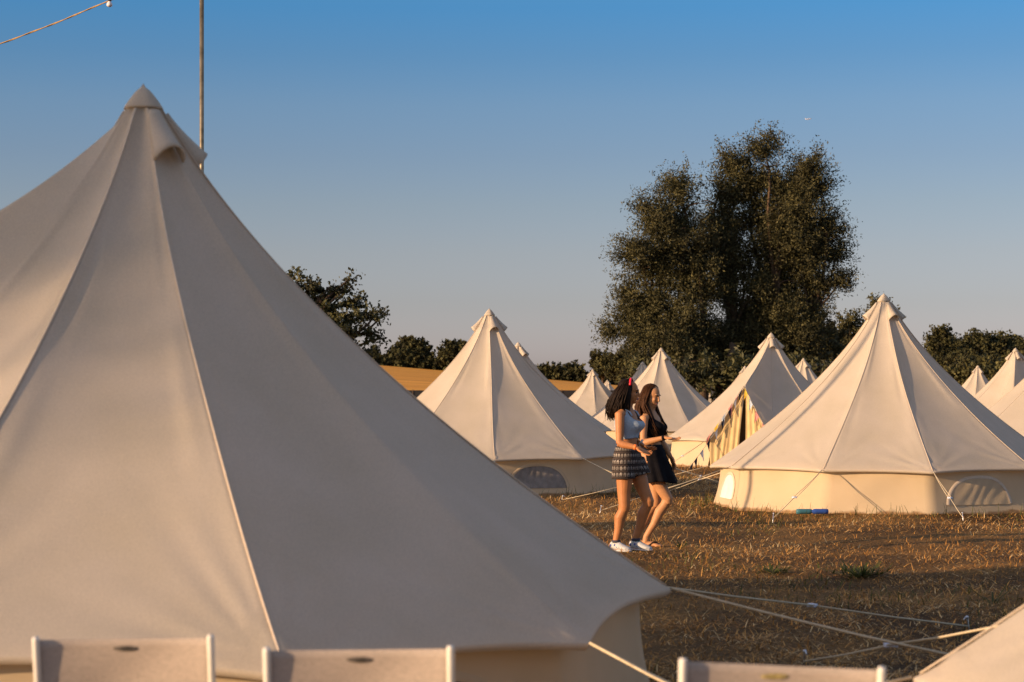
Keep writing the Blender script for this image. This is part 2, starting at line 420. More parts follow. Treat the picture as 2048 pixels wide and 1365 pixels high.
        lo = cl*0.38 + pk*0.62; hi = crr*0.38 + pk*0.62
        panel('door_flap', cl, lo, gl, gl*0.55 + mid*0.45, 0.016, 3, M_flap, 0.0)
        panel('door_flap', lo, pk - sidev*0.02, gl*0.55+mid*0.45, mid - sidev*0.10, 0.016, 2.5, M_flap, 0.02, 1.0)
        panel('door_flap', pk + sidev*0.02, hi, mid + sidev*0.10, gr*0.55 + mid*0.45, 0.016, 2.5, M_flap, 0.02, 2.0)
        panel('door_flap', hi, crr, gr*0.55+mid*0.45, gr, 0.016, 3, M_flap, 0.0, 3.0)
        panel('doorway_shade_sheet', pk - sidev*0.05 - np.array([0,0,0.1]), pk + sidev*0.05 - np.array([0,0,0.1]), mid - sidev*0.17, mid + sidev*0.17, 0.004, 2, M_dark, -0.12)  # dark sheet behind the flaps, its colour standing in for interior shade
        root['ridge'] = [float(x) for x in ridge(1.0)]
    # --- guy ropes with sliders and pegs
    for j in (ropes or {}):
        Lr = ropes[j]; ang = 0.0
        if isinstance(Lr, tuple): Lr, ang = Lr
        c = Vector(cor[j]); m = Vector(vdir(2*math.pi*j/NP + ang)); sidev = Vector(vdir(2*math.pi*j/NP + ang + math.pi/2))
        g = Vector((c[0], c[1], 0.03)) + m*Lr; fs = 0.58
        sl = c.lerp(g, fs)
        mb = MB()
        for sg in (-1, 1):
            e = sl + sidev*sg*0.022
            mb.tube([c + m*0.01, c.lerp(e, .33) - Vector((0, 0, 0.008)), c.lerp(e, .66) - Vector((0, 0, 0.010)), e], rope_r, 5)
        mb.tube([sl, sl.lerp(g, .5) - Vector((0, 0, 0.006)), g], rope_r, 5)
        ro_ = mb.build('guy_rope', M_rope, root)
        mb = MB(); mb.tube([sl - sidev*0.035, sl + sidev*0.035], [(0.016, 0.008)]*2, 8); mb.ell(sl, (0.02, 0.02, 0.014), None, 8, 6)
        mb.build('slider', M_slider, ro_)
        mb = MB(); mb.tube([g + m*0.03 + Vector((0, 0, -0.14)), g - m*0.012 + Vector((0, 0, 0.055)), g - m*0.03 + Vector((0, 0, 0.062)), g - m*0.05 + Vector((0, 0, 0.045))], 0.005, 6)
        mb.ell(g - m*0.016 + Vector((0, 0, 0.06)), (0.012, 0.012, 0.012), None, 8, 6)
        mb.build('peg', M_peg, ro_)
    return root

def corner_at(X, D, a, th, x, y, scale=1.0):
    """local corner position that shows at photo pixel (x, y), at the depth the regular corner has"""
    d = D - TR*math.cos(a + th); p = at(x, y, d) - Vector((X, D, 0))
    return Matrix.Rotation(-a, 3, 'Z') @ p

AN, AR_, AM = 0.364, -0.532, 0.033
st = 2*math.pi/NP
XN, DN = -1.755, 9.72
ov = {0: corner_at(XN, DN, AN, 0, 575, 1347), 1: corner_at(XN, DN, AN, st, 1175, 1286), 2: corner_at(XN, DN, AN, 2*st, 1340, 1177)}
near_tent = tent('bell_tent', 'largest and nearest cream bell tent, its roof filling the left half', XN, DN, AN, 0.5,
     door=7, skip=(8, 1), rsag=0.19, hem_=0.016, vents=(0, 72, 144), wrinkle=1.15, windows=[(0, 'mesh', 0.5, 0.50)], ropes={0: 1.2, 1: 1.5, 2: 2.5, 3: 3.6, 9: 1.5}, nu=40, ntr=80, over=ov, sd=3, sg_=0.045, rope_r=0.006)
XR, DR = 5.32, 29.22
ov = {8: corner_at(XR, DR, AR_, -2*st, 1420, 932), 0: corner_at(XR, DR, AR_, 0, 1645, 940), 1: corner_at(XR, DR, AR_, st, 1866, 944)}
tent('bell_tent', 'cream bell tent in sunlight at the right with blue bottles lying by its wall', XR, DR, AR_, 1.5,
     windows=[(8, 'white', 0.55, 0.42), (1, 'flap', 0.5, 0.5)], ropes={0: 1.65, 1: (0.95, 0.1), 8: 2.2, 9: 2.0, 7: 1.9, 2: 1.3}, nu=28, ntr=50, over=ov, sd=5)
XM, DM = -0.38, 34.2
ov = {0: corner_at(XM, DM, AM, 0, 989, 920), 1: corner_at(XM, DM, AM, st, 1165, 917)}
tent('bell_tent', 'cream bell tent with a grey half-moon window, left of the two walking women', XM, DM, AM, 0.5,
     windows=[(0, 'mesh', 0.52, 0.5)], ropes={0: 1.5, 1: 2.0, 2: 1.9, 3: 1.8, 9: 1.5}, nu=24, ntr=44, over=ov, sd=8)
XK, DK, AK = 5.95, 46.9, R(-42)
door_tent = tent('bell_tent', 'cream bell tent with open yellow doorway hung with coloured bunting', XK, DK, AK, 1.2,
     door=0, ropes={9: 1.6, 0: 1.5, 1: 1.5, 8: 1.5}, nu=20, ntr=40, sd=11)
# tents further off: one plain kind and one with a doorway
plain = tent('bell_tent', 'cream bell tent directly behind the long-haired woman in black', 4.45, 61.0, 0.30, 0.5, ropes={0: 1.5, 1: 1.5, 9: 1.5}, nu=16, ntr=30, sd=14)
def far_tent(label, x, y, a=0.3, D=None, src=plain, lean=0.0):
    D = D or (TH + 0.06 - HC)*FPX/(YH - y)
    o = copy_tree(src); o.location = ((x-1024)*D/FPX, D, 0); o.rotation_euler = (0, 0, a); o['label'] = label
    g = np.random.default_rng(int(abs(x))); o.rotation_euler = (R(g.normal()*.9), R(g.normal()*.9), a); o.scale = (1+g.normal()*.02, 1+g.normal()*.02, 1.0)
    return o
far_tent('small distant tent behind the hair of the woman wearing a red headband', 1187, 737, 0.02)
far_tent('tent of which only the left slope shows, tucked behind the tent at the long-haired woman', 1288, 721, 0.5)
far_tent('small tent before the willow trunks, between two larger tents', 1410, 743, 0.2)
far_tent('tent tip peeping over the left slope of the bunting tent', 1489, 730, 0.6)
far_tent('small tent at the right shoulder of the bunting tent, under dark shrubs', 1607, 714, 0.1)
far_tent('tiny tent tip showing right of the small distant tent by the field', 1216, 759, 0.3)
far_tent('tent whose tip shows just over the right slope of the half-moon window tent', 1042, 681, 0.4)
far_tent('tiny tent tip before the dark site fence and golden field', 801, 767, 0.2)
far_tent('small tent under the far right tree line', 1953, 729, 0.35)
far_tent('brightly lit tent cut by the right edge, behind the sunlit right-hand tent', 2139, 640, 0.15)
d2 = tent('bell_tent', 'tent at the right edge with the tip of a yellow doorway', 0, 0, 0, 1.2, door=0, nu=16, ntr=30, sd=21)
D = (TH - HC)*FPX/(YH - 697); d2.location = ((2031-1024)*D/FPX, D, 0); d2.rotation_euler = (0, 0, R(-33))
tent('bell_tent', 'blurred foreground tent slope in the bottom right corner', 3.80, 6.35, R(39), 0.5, over={5: vdir(5*st)*TR + np.array([0, 0, .675])}, ropes={5: (3.5, R(-30)), 6: (2.4, 0.1)}, nu=24, ntr=50, sd=23, rope_r=0.0055)
# tents that stand left of the view and throw the long shadows over the grass
far_tent('tent out of view on the left, first in its row beside the largest tent', 1024 - 6.4*FPX/12.6, 0, 0.2, 12.6)
far_tent('tent out of view on the left, second in its row behind the first', 1024 - 9.1*FPX/19.3, 0, 0.4, 19.3)
far_tent('unseen tent added behind the largest tent to shade the half-moon window tent', 1024 - 8.6*FPX/27.2, 0, 0.1, 27.2)  # unseen tent, added so its shadow falls on the half-moon window tent's wall
#MARK_REST
# ------------------------------------------------------------------ trees
def leaf_cloud(lobes, per_m2, leaf, twig=0.35, up=0.45, seed=1, shell=0.55, narrow=0.35, tuft=34):
    """lobes: (x, y, z, rx, ry, rz); leaves sit in tufts around twigs that crowd the outside of each lobe"""
    g = np.random.default_rng(seed); VV = []; TT = []
    for (x, y, z, rx, ry, rz) in lobes:
        area = 4*math.pi*((rx*rz)**1.6/3 + (rx*ry)**1.6/3 + (ry*rz)**1.6/3)**(1/1.6)
        n = max(30, int(area*per_m2)); nt_ = max(6, n//tuft)
        d = g.normal(size=(nt_, 3)); d /= np.linalg.norm(d, axis=1)[:, None]
        rad = (shell + (0.98-shell)*g.random(nt_)**0.7)
        ctr = d*rad[:, None]*np.array([rx, ry, rz])
        ctr += g.normal(size=ctr.shape)*twig*0.35
        axis = d + np.array([0, 0, up]); axis /= np.linalg.norm(axis, axis=1)[:, None]
        ttint = np.clip(0.42 + 0.22*g.normal(size=nt_), 0, 1)
        k = g.integers(0, nt_, n)
        s = np.clip(g.normal(size=n), -1.5, 1.5)*twig*1.15
        pos = ctr[k] + axis[k]*s[:, None] + np.clip(g.normal(size=(n, 3)), -1.7, 1.7)*twig*0.33 + np.array([x, y, z])
        a = axis[k]*0.6 + g.normal(size=(n, 3))*0.75; a /= np.linalg.norm(a, axis=1)[:, None]
        b = np.cross(a, g.normal(size=(n, 3))); b /= np.linalg.norm(b, axis=1)[:, None]
        ln = leaf*(0.6 + 0.8*g.random(n))[:, None]
        q = np.stack([pos - a*ln*.5, pos + b*ln*narrow*.5, pos + a*ln*.5, pos - b*ln*narrow*.5], 1)
        VV.append(q.reshape(-1, 3)); TT.append(np.repeat(np.clip(ttint[k] + 0.12*g.normal(size=n), 0, 1), 4))
    V = np.concatenate(VV); T = np.concatenate(TT)
    return V, np.arange(len(V)).reshape(-1, 4), T

def limb(mb, p0, p1, r0, r1, g, bend=0.12, n=7):
    p0, p1 = Vector(p0), Vector(p1); L = (p1-p0).length; pts = []
    off = Vector(g.normal(size=3)*bend*L*0.5)
    for i in range(n):
        f = i/(n-1); pts.append(p0.lerp(p1, f) + off*math.sin(math.pi*f) + Vector(g.normal(size=3)*0.012*L)*(0 < i < n-1) - Vector((0, 0, -0.10*L*math.sin(math.pi*f))))
    mb.tube(pts, [r0 + (r1-r0)*(i/(n-1))**0.8 for i in range(n)], 7)
    return pts

def tree(name, label, x, D, lobes_px, per_m2, leaf, m, cat='tree', depth=0.85, stems=((0, 0.2),), seed=1, group=None, twig=0.35, narrow=0.35, up=.45, sub=0, zb=None, shell=.55):
    """lobes_px: (px, py, rx, ry) ellipses in photo pixels; the tree stands at depth D and gets its own thickness"""
    g = np.random.default_rng(seed); k = D/FPX
    zb = float(hill((x-1024)*k, D)) if zb is None else zb
    bx = (x-1024)*k
    root = thing(name, label, cat, (bx, D, zb), 0, group)
    lobes = []
    for (px, py, rx, ry) in lobes_px:
        X, Z = (px-1024)*k - bx, HC + (YH-py)*k - zb
        ry_ = max(rx, ry*0.7)*k*depth
        Y = g.normal()*ry_*0.45
        lobes.append((X, Y, Z, rx*k, ry_, ry*k))
        for _ in range(sub):
            d = g.normal(size=3); d /= np.linalg.norm(d); f = 0.30 + 0.22*g.random()
            lobes.append((X + d[0]*rx*k*.82, Y + d[1]*ry_*.82, Z + d[2]*ry*k*.82, rx*k*f, ry_*f, ry*k*f))
    V, F, T = leaf_cloud(lobes, per_m2, leaf, twig, up, seed, shell, narrow)
    keep = np.repeat(V.reshape(-1, 4, 3)[:, :, 2].min(1) > 0.0, 4); V = V[keep]; T = T[keep]; F = np.arange(len(V)).reshape(-1, 4)
    mesh('crown', V, F, m, root, smooth=False, tint=T)
    mb = MB(); H = max(l[2] for l in lobes)
    base = len(lobes_px)*(1+sub)
    main = lobes[::1+sub]
    ends = []
    for (dx, rad) in stems:
        p0 = Vector((dx, 0, -0.15)); p1 = Vector((dx*1.7, g.normal()*.3, H*0.34))
        mb.tube([p0, p0.lerp(p1, .06) , p0.lerp(p1, .5) + Vector((g.normal()*.1, 0, 0)), p1], [rad*1.5, rad*1.1, rad*.9, rad*.72], 10)
        ends.append((p1, rad))
    for l in main:
        c = Vector(l[:3]); p1, rad = min(ends, key=lambda e: (e[0]-c).length)
        if c.z < p1.z*0.9:
            p1 = Vector((p1.x*.8, p1.y*.5, p1.z*(0.35 + .4*g.random())))
        pts = limb(mb, p1, c, rad*0.5, rad*0.10, g)
        for q in range(4):
            s = pts[g.integers(3, 6)]; d = Vector(g.normal(size=3)); d.z = abs(d.z)*.8; d.normalize()
            limb(mb, s, s + Vector((d.x*l[3], d.y*l[4], d.z*l[5]))*0.95, rad*0.2, rad*0.045, g, n=5)
    mb.build('trunk', M_bark, root)
    return root

W0 = lambda L: [(1180 + a/2.575, 250 + b/2.575, c/2.575*1.08, d/2.575*1.0) for a, b, c, d in L]
wl = W0([(455, 325, 95, 78), (350, 470, 105, 110), (480, 520, 105, 130), (225, 640, 90, 85), (330, 720, 125, 110), (480, 770, 115, 140), (185, 850, 60, 60),
         (190, 955, 90, 75), (105, 1060, 52, 48), (320, 950, 140, 110), (470, 1010, 110, 120), (340, 1120, 130, 90), (570, 640, 70, 130), (470, 1180, 130, 90), (250, 1090, 90, 70), (590, 860, 70, 110), (600, 1080, 80, 90), (400, 620, 110, 110), (380, 1230, 140, 70), (520, 1130, 100, 100), (560, 1250, 110, 70)])
wr = W0([(900, 125, 72, 82), (735, 205, 75, 85), (680, 330, 80, 100), (850, 290, 115, 120), (1120, 215, 85, 88), (1190, 320, 68, 80), (990, 330, 80, 110),
         (1060, 440, 130, 120), (1210, 520, 95, 90), (880, 480, 110, 110), (730, 500, 60, 120), (1285, 655, 64, 52), (1160, 650, 125, 100), (930, 640, 120, 110),
         (750, 700, 70, 90), (1010, 790, 140, 105), (1295, 790, 56, 44), (1190, 820, 80, 60), (840, 840, 85, 80), (960, 950, 150, 100), (1120, 920, 95, 62),
         (820, 1060, 90, 100), (1000, 1080, 150, 110), (640, 1130, 100, 95), (880, 1180, 150, 100), (1080, 1180, 90, 90), (700, 1240, 130, 80), (660, 560, 70, 130), (690, 850, 60, 90), (1000, 560, 120, 110), (1060, 700, 120, 110), (1080, 330, 80, 100), (620, 1240, 110, 80), (760, 1150, 100, 90), (900, 1290, 150, 70), (1130, 1050, 110, 100), (820, 960, 90, 90)])
tree('willow_tree', 'tall dark willow, the lower left one of the pair behind the tents', 1385, 112, wl, 250, 0.165, M_willow, shell=.35, stems=((-1.0, 0.30), (0.4, 0.34), (1.3, 0.26)), seed=31, twig=0.42, sub=4, up=.25, group='pair of big willows')
wr += [(1449, 500, 22, 55), (1447, 560, 26, 40), (1432, 680, 34, 34), (1452, 735, 50, 34), (1470, 650, 22, 34)]
tree('willow_tree', 'tallest dark willow with three crown tops, right of the pair', 1510, 114, wr, 250, 0.165, M_willow, shell=.35, stems=((-0.7, 0.26), (0.6, 0.32), (1.8, 0.24)), seed=32, twig=0.42, sub=4, up=.25, group='pair of big willows')
tree('oak_tree', 'leafy tree half hidden behind the right slope of the largest tent', 545, 78,
     [(618, 578, 34, 14), (585, 560, 15, 12), (600, 550, 10, 8), (655, 590, 26, 13), (672, 578, 12, 9), (640, 618, 44, 15), (612, 612, 34, 18), (700, 606, 24, 11), (718, 596, 12, 7), (701, 556, 7, 9), (694, 572, 6, 8), (690, 585, 6, 8), (668, 640, 40, 12), (722, 632, 32, 12), (752, 628, 14, 7), (764, 634, 9, 5), (690, 662, 46, 9), (738, 668, 24, 6), (760, 676, 10, 5), (660, 688, 34, 10), (705, 690, 22, 8), (735, 706, 10, 9), (715, 712, 16, 9), (560, 620, 60, 44), (500, 620, 80, 70), (450, 660, 80, 60), (580, 680, 70, 44), (640, 660, 30, 20), (655, 720, 40, 12)],
     190, 0.15, M_oak, seed=33, stems=((0, 0.3),), twig=0.20, narrow=0.6, up=.1, shell=.2, sub=1)

# far trees and shrubs: (name, label, x, D, lobes, material)
far = [
 ('round_tree', 'round dark tree standing over the hedge at the top of the golden field', 820, 460, [(820, 705, 36, 22), (800, 716, 24, 20), (842, 714, 26, 20), (820, 724, 42, 18), (824, 692, 22, 12)], M_far),
 ('tree', 'dark tree partly covered by the left slope of the half-moon window tent', 915, 455, [(915, 708, 32, 18), (900, 718, 24, 16), (935, 712, 30, 22)], M_far),
 ('conifer', 'small pointed conifer in the hedge below the leafy oak branches', 748, 470, [(748, 712, 8, 14), (748, 702, 4, 8), (748, 724, 12, 12)], M_far),
 ('bush', 'low bush in the hedge gap between conifer and round tree', 782, 470, [(782, 722, 14, 12), (768, 728, 16, 9)], M_far),
 ('round_bush', 'rounded dark bush rising from the hedge right of the half-moon window tent', 1146, 455, [(1146, 745, 17, 15), (1140, 752, 20, 12), (1158, 752, 14, 10)], M_far),
 ('bush', 'dark low bush on the hedge at the right slope of the half-moon window tent', 1108, 455, [(1108, 745, 22, 12), (1090, 742, 10, 12), (1122, 748, 16, 10)], M_far),
 ('tree', 'dark broad tree on the hedge line left of the willows', 1205, 340, [(1190, 722, 14, 12), (1210, 725, 26, 18), (1230, 735, 30, 20), (1205, 740, 24, 16)], M_far),
 ('tree', 'dark tree between the hedge line and the lower left willow', 1262, 335, [(1255, 720, 30, 18), (1275, 735, 34, 24), (1240, 742, 24, 16), (1290, 715, 22, 22)], M_far),
 ('shrub', 'lighter rounded shrub at the foot of the dark trees left of the willows', 1272, 320, [(1272, 752, 22, 14), (1262, 758, 18, 10)], M_far2),
 ('bush', 'green bush against the right side of the tallest willow', 1635, 120, [(1632, 665, 34, 26), (1650, 690, 34, 34), (1625, 710, 40, 40), (1665, 735, 34, 34), (1610, 740, 40, 34)], M_willow),
 ('tree', 'small tree between green bush and apex of the sunlit right-hand tent', 1705, 150, [(1690, 648, 14, 16), (1708, 650, 18, 18), (1700, 675, 26, 22), (1690, 705, 32, 26), (1720, 690, 24, 24)], M_willow),
 ('tree', 'tree tip showing left of the apex of the sunlit right-hand tent', 1756, 160, [(1752, 612, 12, 14), (1764, 622, 20, 20), (1770, 650, 30, 26)], M_willow),
 ('pine_tree', 'dark pine with layered crown at the left of the far right wood', 1884, 300, [(1884, 660, 8, 7), (1880, 668, 14, 5), (1892, 673, 14, 5), (1876, 682, 20, 7), (1890, 690, 18, 7), (1878, 700, 24, 9)], M_far),
 ('tree', 'dark domed tree, tallest of the far right wood beside the pine', 1955, 310, [(1955, 688, 28, 20), (1930, 694, 24, 16), (1960, 705, 40, 24), (1925, 712, 30, 22), (1975, 715, 26, 20)], M_far),
 ('tree', 'brownish tree top at the right end of the far right wood', 2005, 312, [(2005, 692, 24, 18), (1990, 700, 24, 18), (2015, 705, 26, 20), (2022, 700, 14, 20), (2000, 722, 40, 24)], M_far2),
 ('tree', 'dark tree cut by the right edge of the far right wood', 2050, 305, [(2045, 708, 20, 18), (2056, 700, 24, 22), (2050, 725, 34, 24)], M_far),
 ('tree', 'dark tree at the foot of the pine, by the slope of the sunlit tent', 1900, 300, [(1898, 716, 34, 22), (1880, 722, 28, 20), (1915, 735, 34, 22), (1940, 735, 30, 22)], M_far),
 ('shrub', 'light olive shrub left of the small tent under the right wood', 1930, 260, [(1930, 748, 24, 20), (1915, 758, 24, 16), (1940, 765, 26, 18)], M_far2),
 ('shrub', 'light olive shrub right of the small tent under the right wood', 1985, 260, [(1982, 748, 26, 22), (1998, 756, 20, 18), (1975, 768, 30, 18)], M_far2),
]
for i, (nm, lab, x, D, L, m) in enumerate(far):
    k = D/FPX
    big = D > 200
    tree(nm, lab, x, D, L, 26 if D > 400 else (44 if big else 150), 0.75 if D > 400 else (0.48 if big else 0.20), m, cat='shrub' if 'bush' in nm or nm == 'shrub' else 'tree', seed=50+i,
         stems=((0, 0.22),), twig=0.6 if big else 0.34, sub=2, narrow=0.6, shell=.45 if big else .5)
def hedge(label, x0, x1, ytop, ybot, D, seed):
    k = D/FPX; g = np.random.default_rng(seed); L = []; x = x0
    while x < x1:
        f = (x-x0)/(x1-x0); yt = ytop[0]*(1-f) + ytop[1]*f + g.normal()*1.5; yb = ybot[0]*(1-f) + ybot[1]*f
        X = (x-1024)*k; zt = HC + (YH-yt)*k; zb = float(hill(X, D)) if ybot[0] is None else HC + (YH-yb)*k
        h = (zt-zb); L.append((X, g.normal()*.5, zb + h*.5, 9*k, 2.2, h*.52)); x += 8
    V, F, T = leaf_cloud(L, 14.0, 0.8, 0.5, .3, seed, .5, .6)
    V = V + np.array([0, D, 0])
    o = mesh('hedge', V, F, M_far, smooth=False, tint=T); tag(o, label, 'hedge'); return o
hedge('long dark hedge along the upper edge of the golden field, left', 640, 960, (712, 722), (738, 752), 457, 71)
hedge('dark hedge between the golden field and trees, right of the half-moon window tent', 1060, 1300, (748, 756), (768, 778), 456, 72)
# dense undergrowth below the willows closes the view between their trunks
tree('undergrowth', 'dark scrub filling the foot of the willow pair behind the tents', 1500, 105, [(x, 752 + (x % 50)*.25, 40, 40) for x in range(1300, 1760, 34)], 60, 0.3, M_oak, cat='scrub', seed=90, twig=0.34, sub=1, stems=((0, .1),))

tree('undergrowth', 'dark hedge mass along the foot of the far right wood', 1960, 290, [(x, 745 + (x % 40)*.3, 34, 32) for x in range(1860, 2090, 24)], 40, 0.5, M_far, cat='scrub', seed=91, twig=0.6, sub=1, stems=((0, .1),))

# dark site fence in front of the field
fe = thing('site_fence', 'dark screened site fence at the foot of the golden field', 'fence', (-14, 168, 0))
mb = MB(); g = np.random.default_rng(5)
for i in range(24):
    x = -16 + i*1.75; mb.box((x, 0, 1.06), (0.868, 0.02, 1.06))
mb.build('screen', mat('fence_screen', (0.035, 0.033, 0.034), 0.9, 0.1, noise=(1.5, 0.3)), fe, smooth=False)
for i in range(25):
    mb = MB(); mb.tube([(-16.9 + i*1.75, -0.05, -.2), (-16.9 + i*1.75, -0.05, 2.2)], 0.035, 8); mb.build('post', M_bark, fe)

# ------------------------------------------------------------------ pole and string light
M_pole = mat('galvanised_pole', (0.34, 0.27, 0.17), 0.42, 0.5, metal=0.75, noise=(9, 0.45), bump=(40, 0.002))
DP = 24.7; pp = at(403.5, 795, DP)
po = thing('light_pole', 'tall thin steel pole rising behind the largest tent', 'pole', (pp.x, DP, 0))
PT = 6.7
mb = MB(); mb.tube([(0, 0, -.3), (0, 0, 1.5), (0, 0, 3.2), (0.0, 0, PT)], [0.027]*4, 16); mb.build('shaft', M_pole, po)
mb = MB(); mb.ell((0, 0, PT), (0.032, 0.032, 0.02)); mb.tube([(0, 0, PT-.12), (0.0, -0.06, PT-.10), (0, -0.08, PT-.16), (0, -0.04, PT-.2)], 0.006, 6); mb.build('top_hook', M_peg, po)
p2 = thing('light_pole', 'steel pole out of view on the left, carrying the far end of the lights', 'pole', (-17, 33, 0))
mb = MB(); mb.tube([(0, 0, -.3), (0, 0, 2), (0, 0, 5.6)], [0.027]*3, 12); mb.build('shaft', M_pole, p2)
M_cable = mat('cable', (0.50, 0.30, 0.08), 0.5, 0.5, noise=(25, 0.35))
sl_ = thing('string_light', 'brown festoon cable with a white bulb crossing the top left sky', 'string light', tuple(at(403.5, -75, DP)))
A0 = Vector(sl_.location)
cpts = [A0] + [at(x, y, DP + (403-x)*0.0012) for x, y in ((320, -42), (225, -1), (170, 22), (118, 44), (60, 66), (0, 88), (-120, 124), (-300, 160), (-600, 190))] + [Vector((-17, 33, 5.5))]
def spl(P, n=8):
    o_ = []
    for i in range(len(P)-1):
        a, b, c, d = P[max(i-1, 0)], P[i], P[i+1], P[min(i+2, len(P)-1)]
        for q in range(n):
            t = q/n; o_.append(0.5*((2*b) + (c-a)*t + (2*a-5*b+4*c-d)*t*t + (3*b-a-3*c+d)*t**3))
    return o_ + [P[-1]]
cp = spl(cpts, 12); mb = MB()
for sg in (0, math.pi):
    mb.tube([p - A0 + Vector((0, math.cos(i*0.35+sg), math.sin(i*0.35+sg)))*0.004 for i, p in enumerate(cp)], 0.0065, 6)
mb.build('cable', M_cable, sl_)
bl = at(219, -2, DP + .22) - A0
mb = MB(); mb.tube([bl + Vector((0, 0, 0.03)), bl + Vector((0, 0, -0.01)), bl - Vector((0, 0, 0.03))], [0.018, 0.022, 0.022], 12); so = mb.build('bulb_socket', mat('black_plastic', (0.02, 0.02, 0.02), 0.5, 0.4), sl_)
mb = MB(); mb.tube([bl - Vector((0, 0, z)) for z in (0.028, 0.035, 0.05, 0.065, 0.08, 0.092, 0.099, 0.102)], [0.016, 0.019, 0.028, 0.035, 0.036, 0.029, 0.016, 0.003], 16)
mb.build('bulb', mat('bulb_glass', (0.75, 0.70, 0.68), 0.15, 0.5), sl_)

# ------------------------------------------------------------------ aeroplane
ap = thing('aeroplane', 'tiny white airliner high in the sky above the willows', 'aeroplane', tuple(at(1617, 238.5, 9000)))
M_plane = mat('plane_white', (0.85, 0.80, 0.78), 0.3, 0.5)
ap.rotation_euler = (0, R(-8), R(12))
mb = MB(); mb.tube([(-15, 0, .6), (-12, 0, .3), (-7, 0, 0), (8, 0, 0), (12.5, 0, -.2), (15, 0, -.6)], [.5, 1.3, 1.9, 1.9, 1.5, .3], 12); mb.build('fuselage', M_plane, ap)
for sg in (-1, 1):
    mb = MB(); mb.add([(3.5, sg*1.5, -.8), (-2.5, sg*1.5, -.8), (-5.5, sg*15, .8), (-3.5, sg*15, .8), (3.5, sg*1.5, -.4), (-2.5, sg*1.5, -.4), (-5.5, sg*15, 1.0), (-3.5, sg*15, 1.0)], [(0,1,2,3),(7,6,5,4),(0,4,5,1),(1,5,6,2),(2,6,7,3),(3,7,4,0)]); mb.build('wing', M_plane, ap, smooth=False)
    mb = MB(); mb.tube([(1.5, sg*5, -1.8), (0, sg*5, -1.8), (-2.5, sg*5, -1.6)], [.9, 1.0, .5], 10); mb.build('engine', M_plane, ap)
mb = MB(); mb.add([(-10, -.2, 1.2), (-14.6, -.2, 1.0), (-17, -.15, 6.4), (-14.8, -.15, 6.4), (-10, .2, 1.2), (-14.6, .2, 1.0), (-17, .15, 6.4), (-14.8, .15, 6.4)], [(0,1,2,3),(7,6,5,4),(0,4,5,1),(1,5,6,2),(2,6,7,3),(3,7,4,0)]); mb.build('tail_fin', M_plane, ap, smooth=False)

# ------------------------------------------------------------------ chairs in the foreground
def sling(t, tcx, src):
    N, L = t.nodes, t.links; outp = src
    acc = None
    for sc, rot in ((( 420, 420, 6), 0), ((60, 60, 420), 0)):
        mp = N.new('ShaderNodeMapping'); mp.inputs['Scale'].default_value = sc; n = N.new('ShaderNodeTexNoise'); n.inputs['Scale'].default_value = 1; n.inputs['Detail'].default_value = 2
        L.new(tcx.outputs['Object'], mp.inputs[0]); L.new(mp.outputs[0], n.inputs['Vector'])
        r = N.new('ShaderNodeMapRange'); r.inputs[1].default_value = .3; r.inputs[2].default_value = .7; r.inputs[3].default_value = .84; r.inputs[4].default_value = 1.09
        L.new(n.outputs['Fac'], r.inputs[0])
        q = N.new('ShaderNodeMix'); q.data_type = 'RGBA'; q.blend_type = 'MULTIPLY'; q.inputs[0].default_value = 1
        if outp: L.new(outp, q.inputs[6])
        else: q.inputs[6].default_value = (0.52, 0.43, 0.35, 1)
        L.new(r.outputs[0], q.inputs[7]); outp = q.outputs[2]
    return outp
M_sling = mat('sling_fabric', (0.5, 0.36, 0.25), 0.8, 0.2, trans=0.1, extra=sling)
M_frame = mat('chair_frame', (0.72, 0.67, 0.58), 0.4, 0.5, noise=(15, 0.1))
M_lab = mat('chair_label', (0.10, 0.085, 0.07), 0.7, 0.2, noise=(60, 0.7))
M_lab2 = mat('chair_label_yellow', (0.42, 0.33, 0.13), 0.7, 0.2, noise=(60, 0.5))
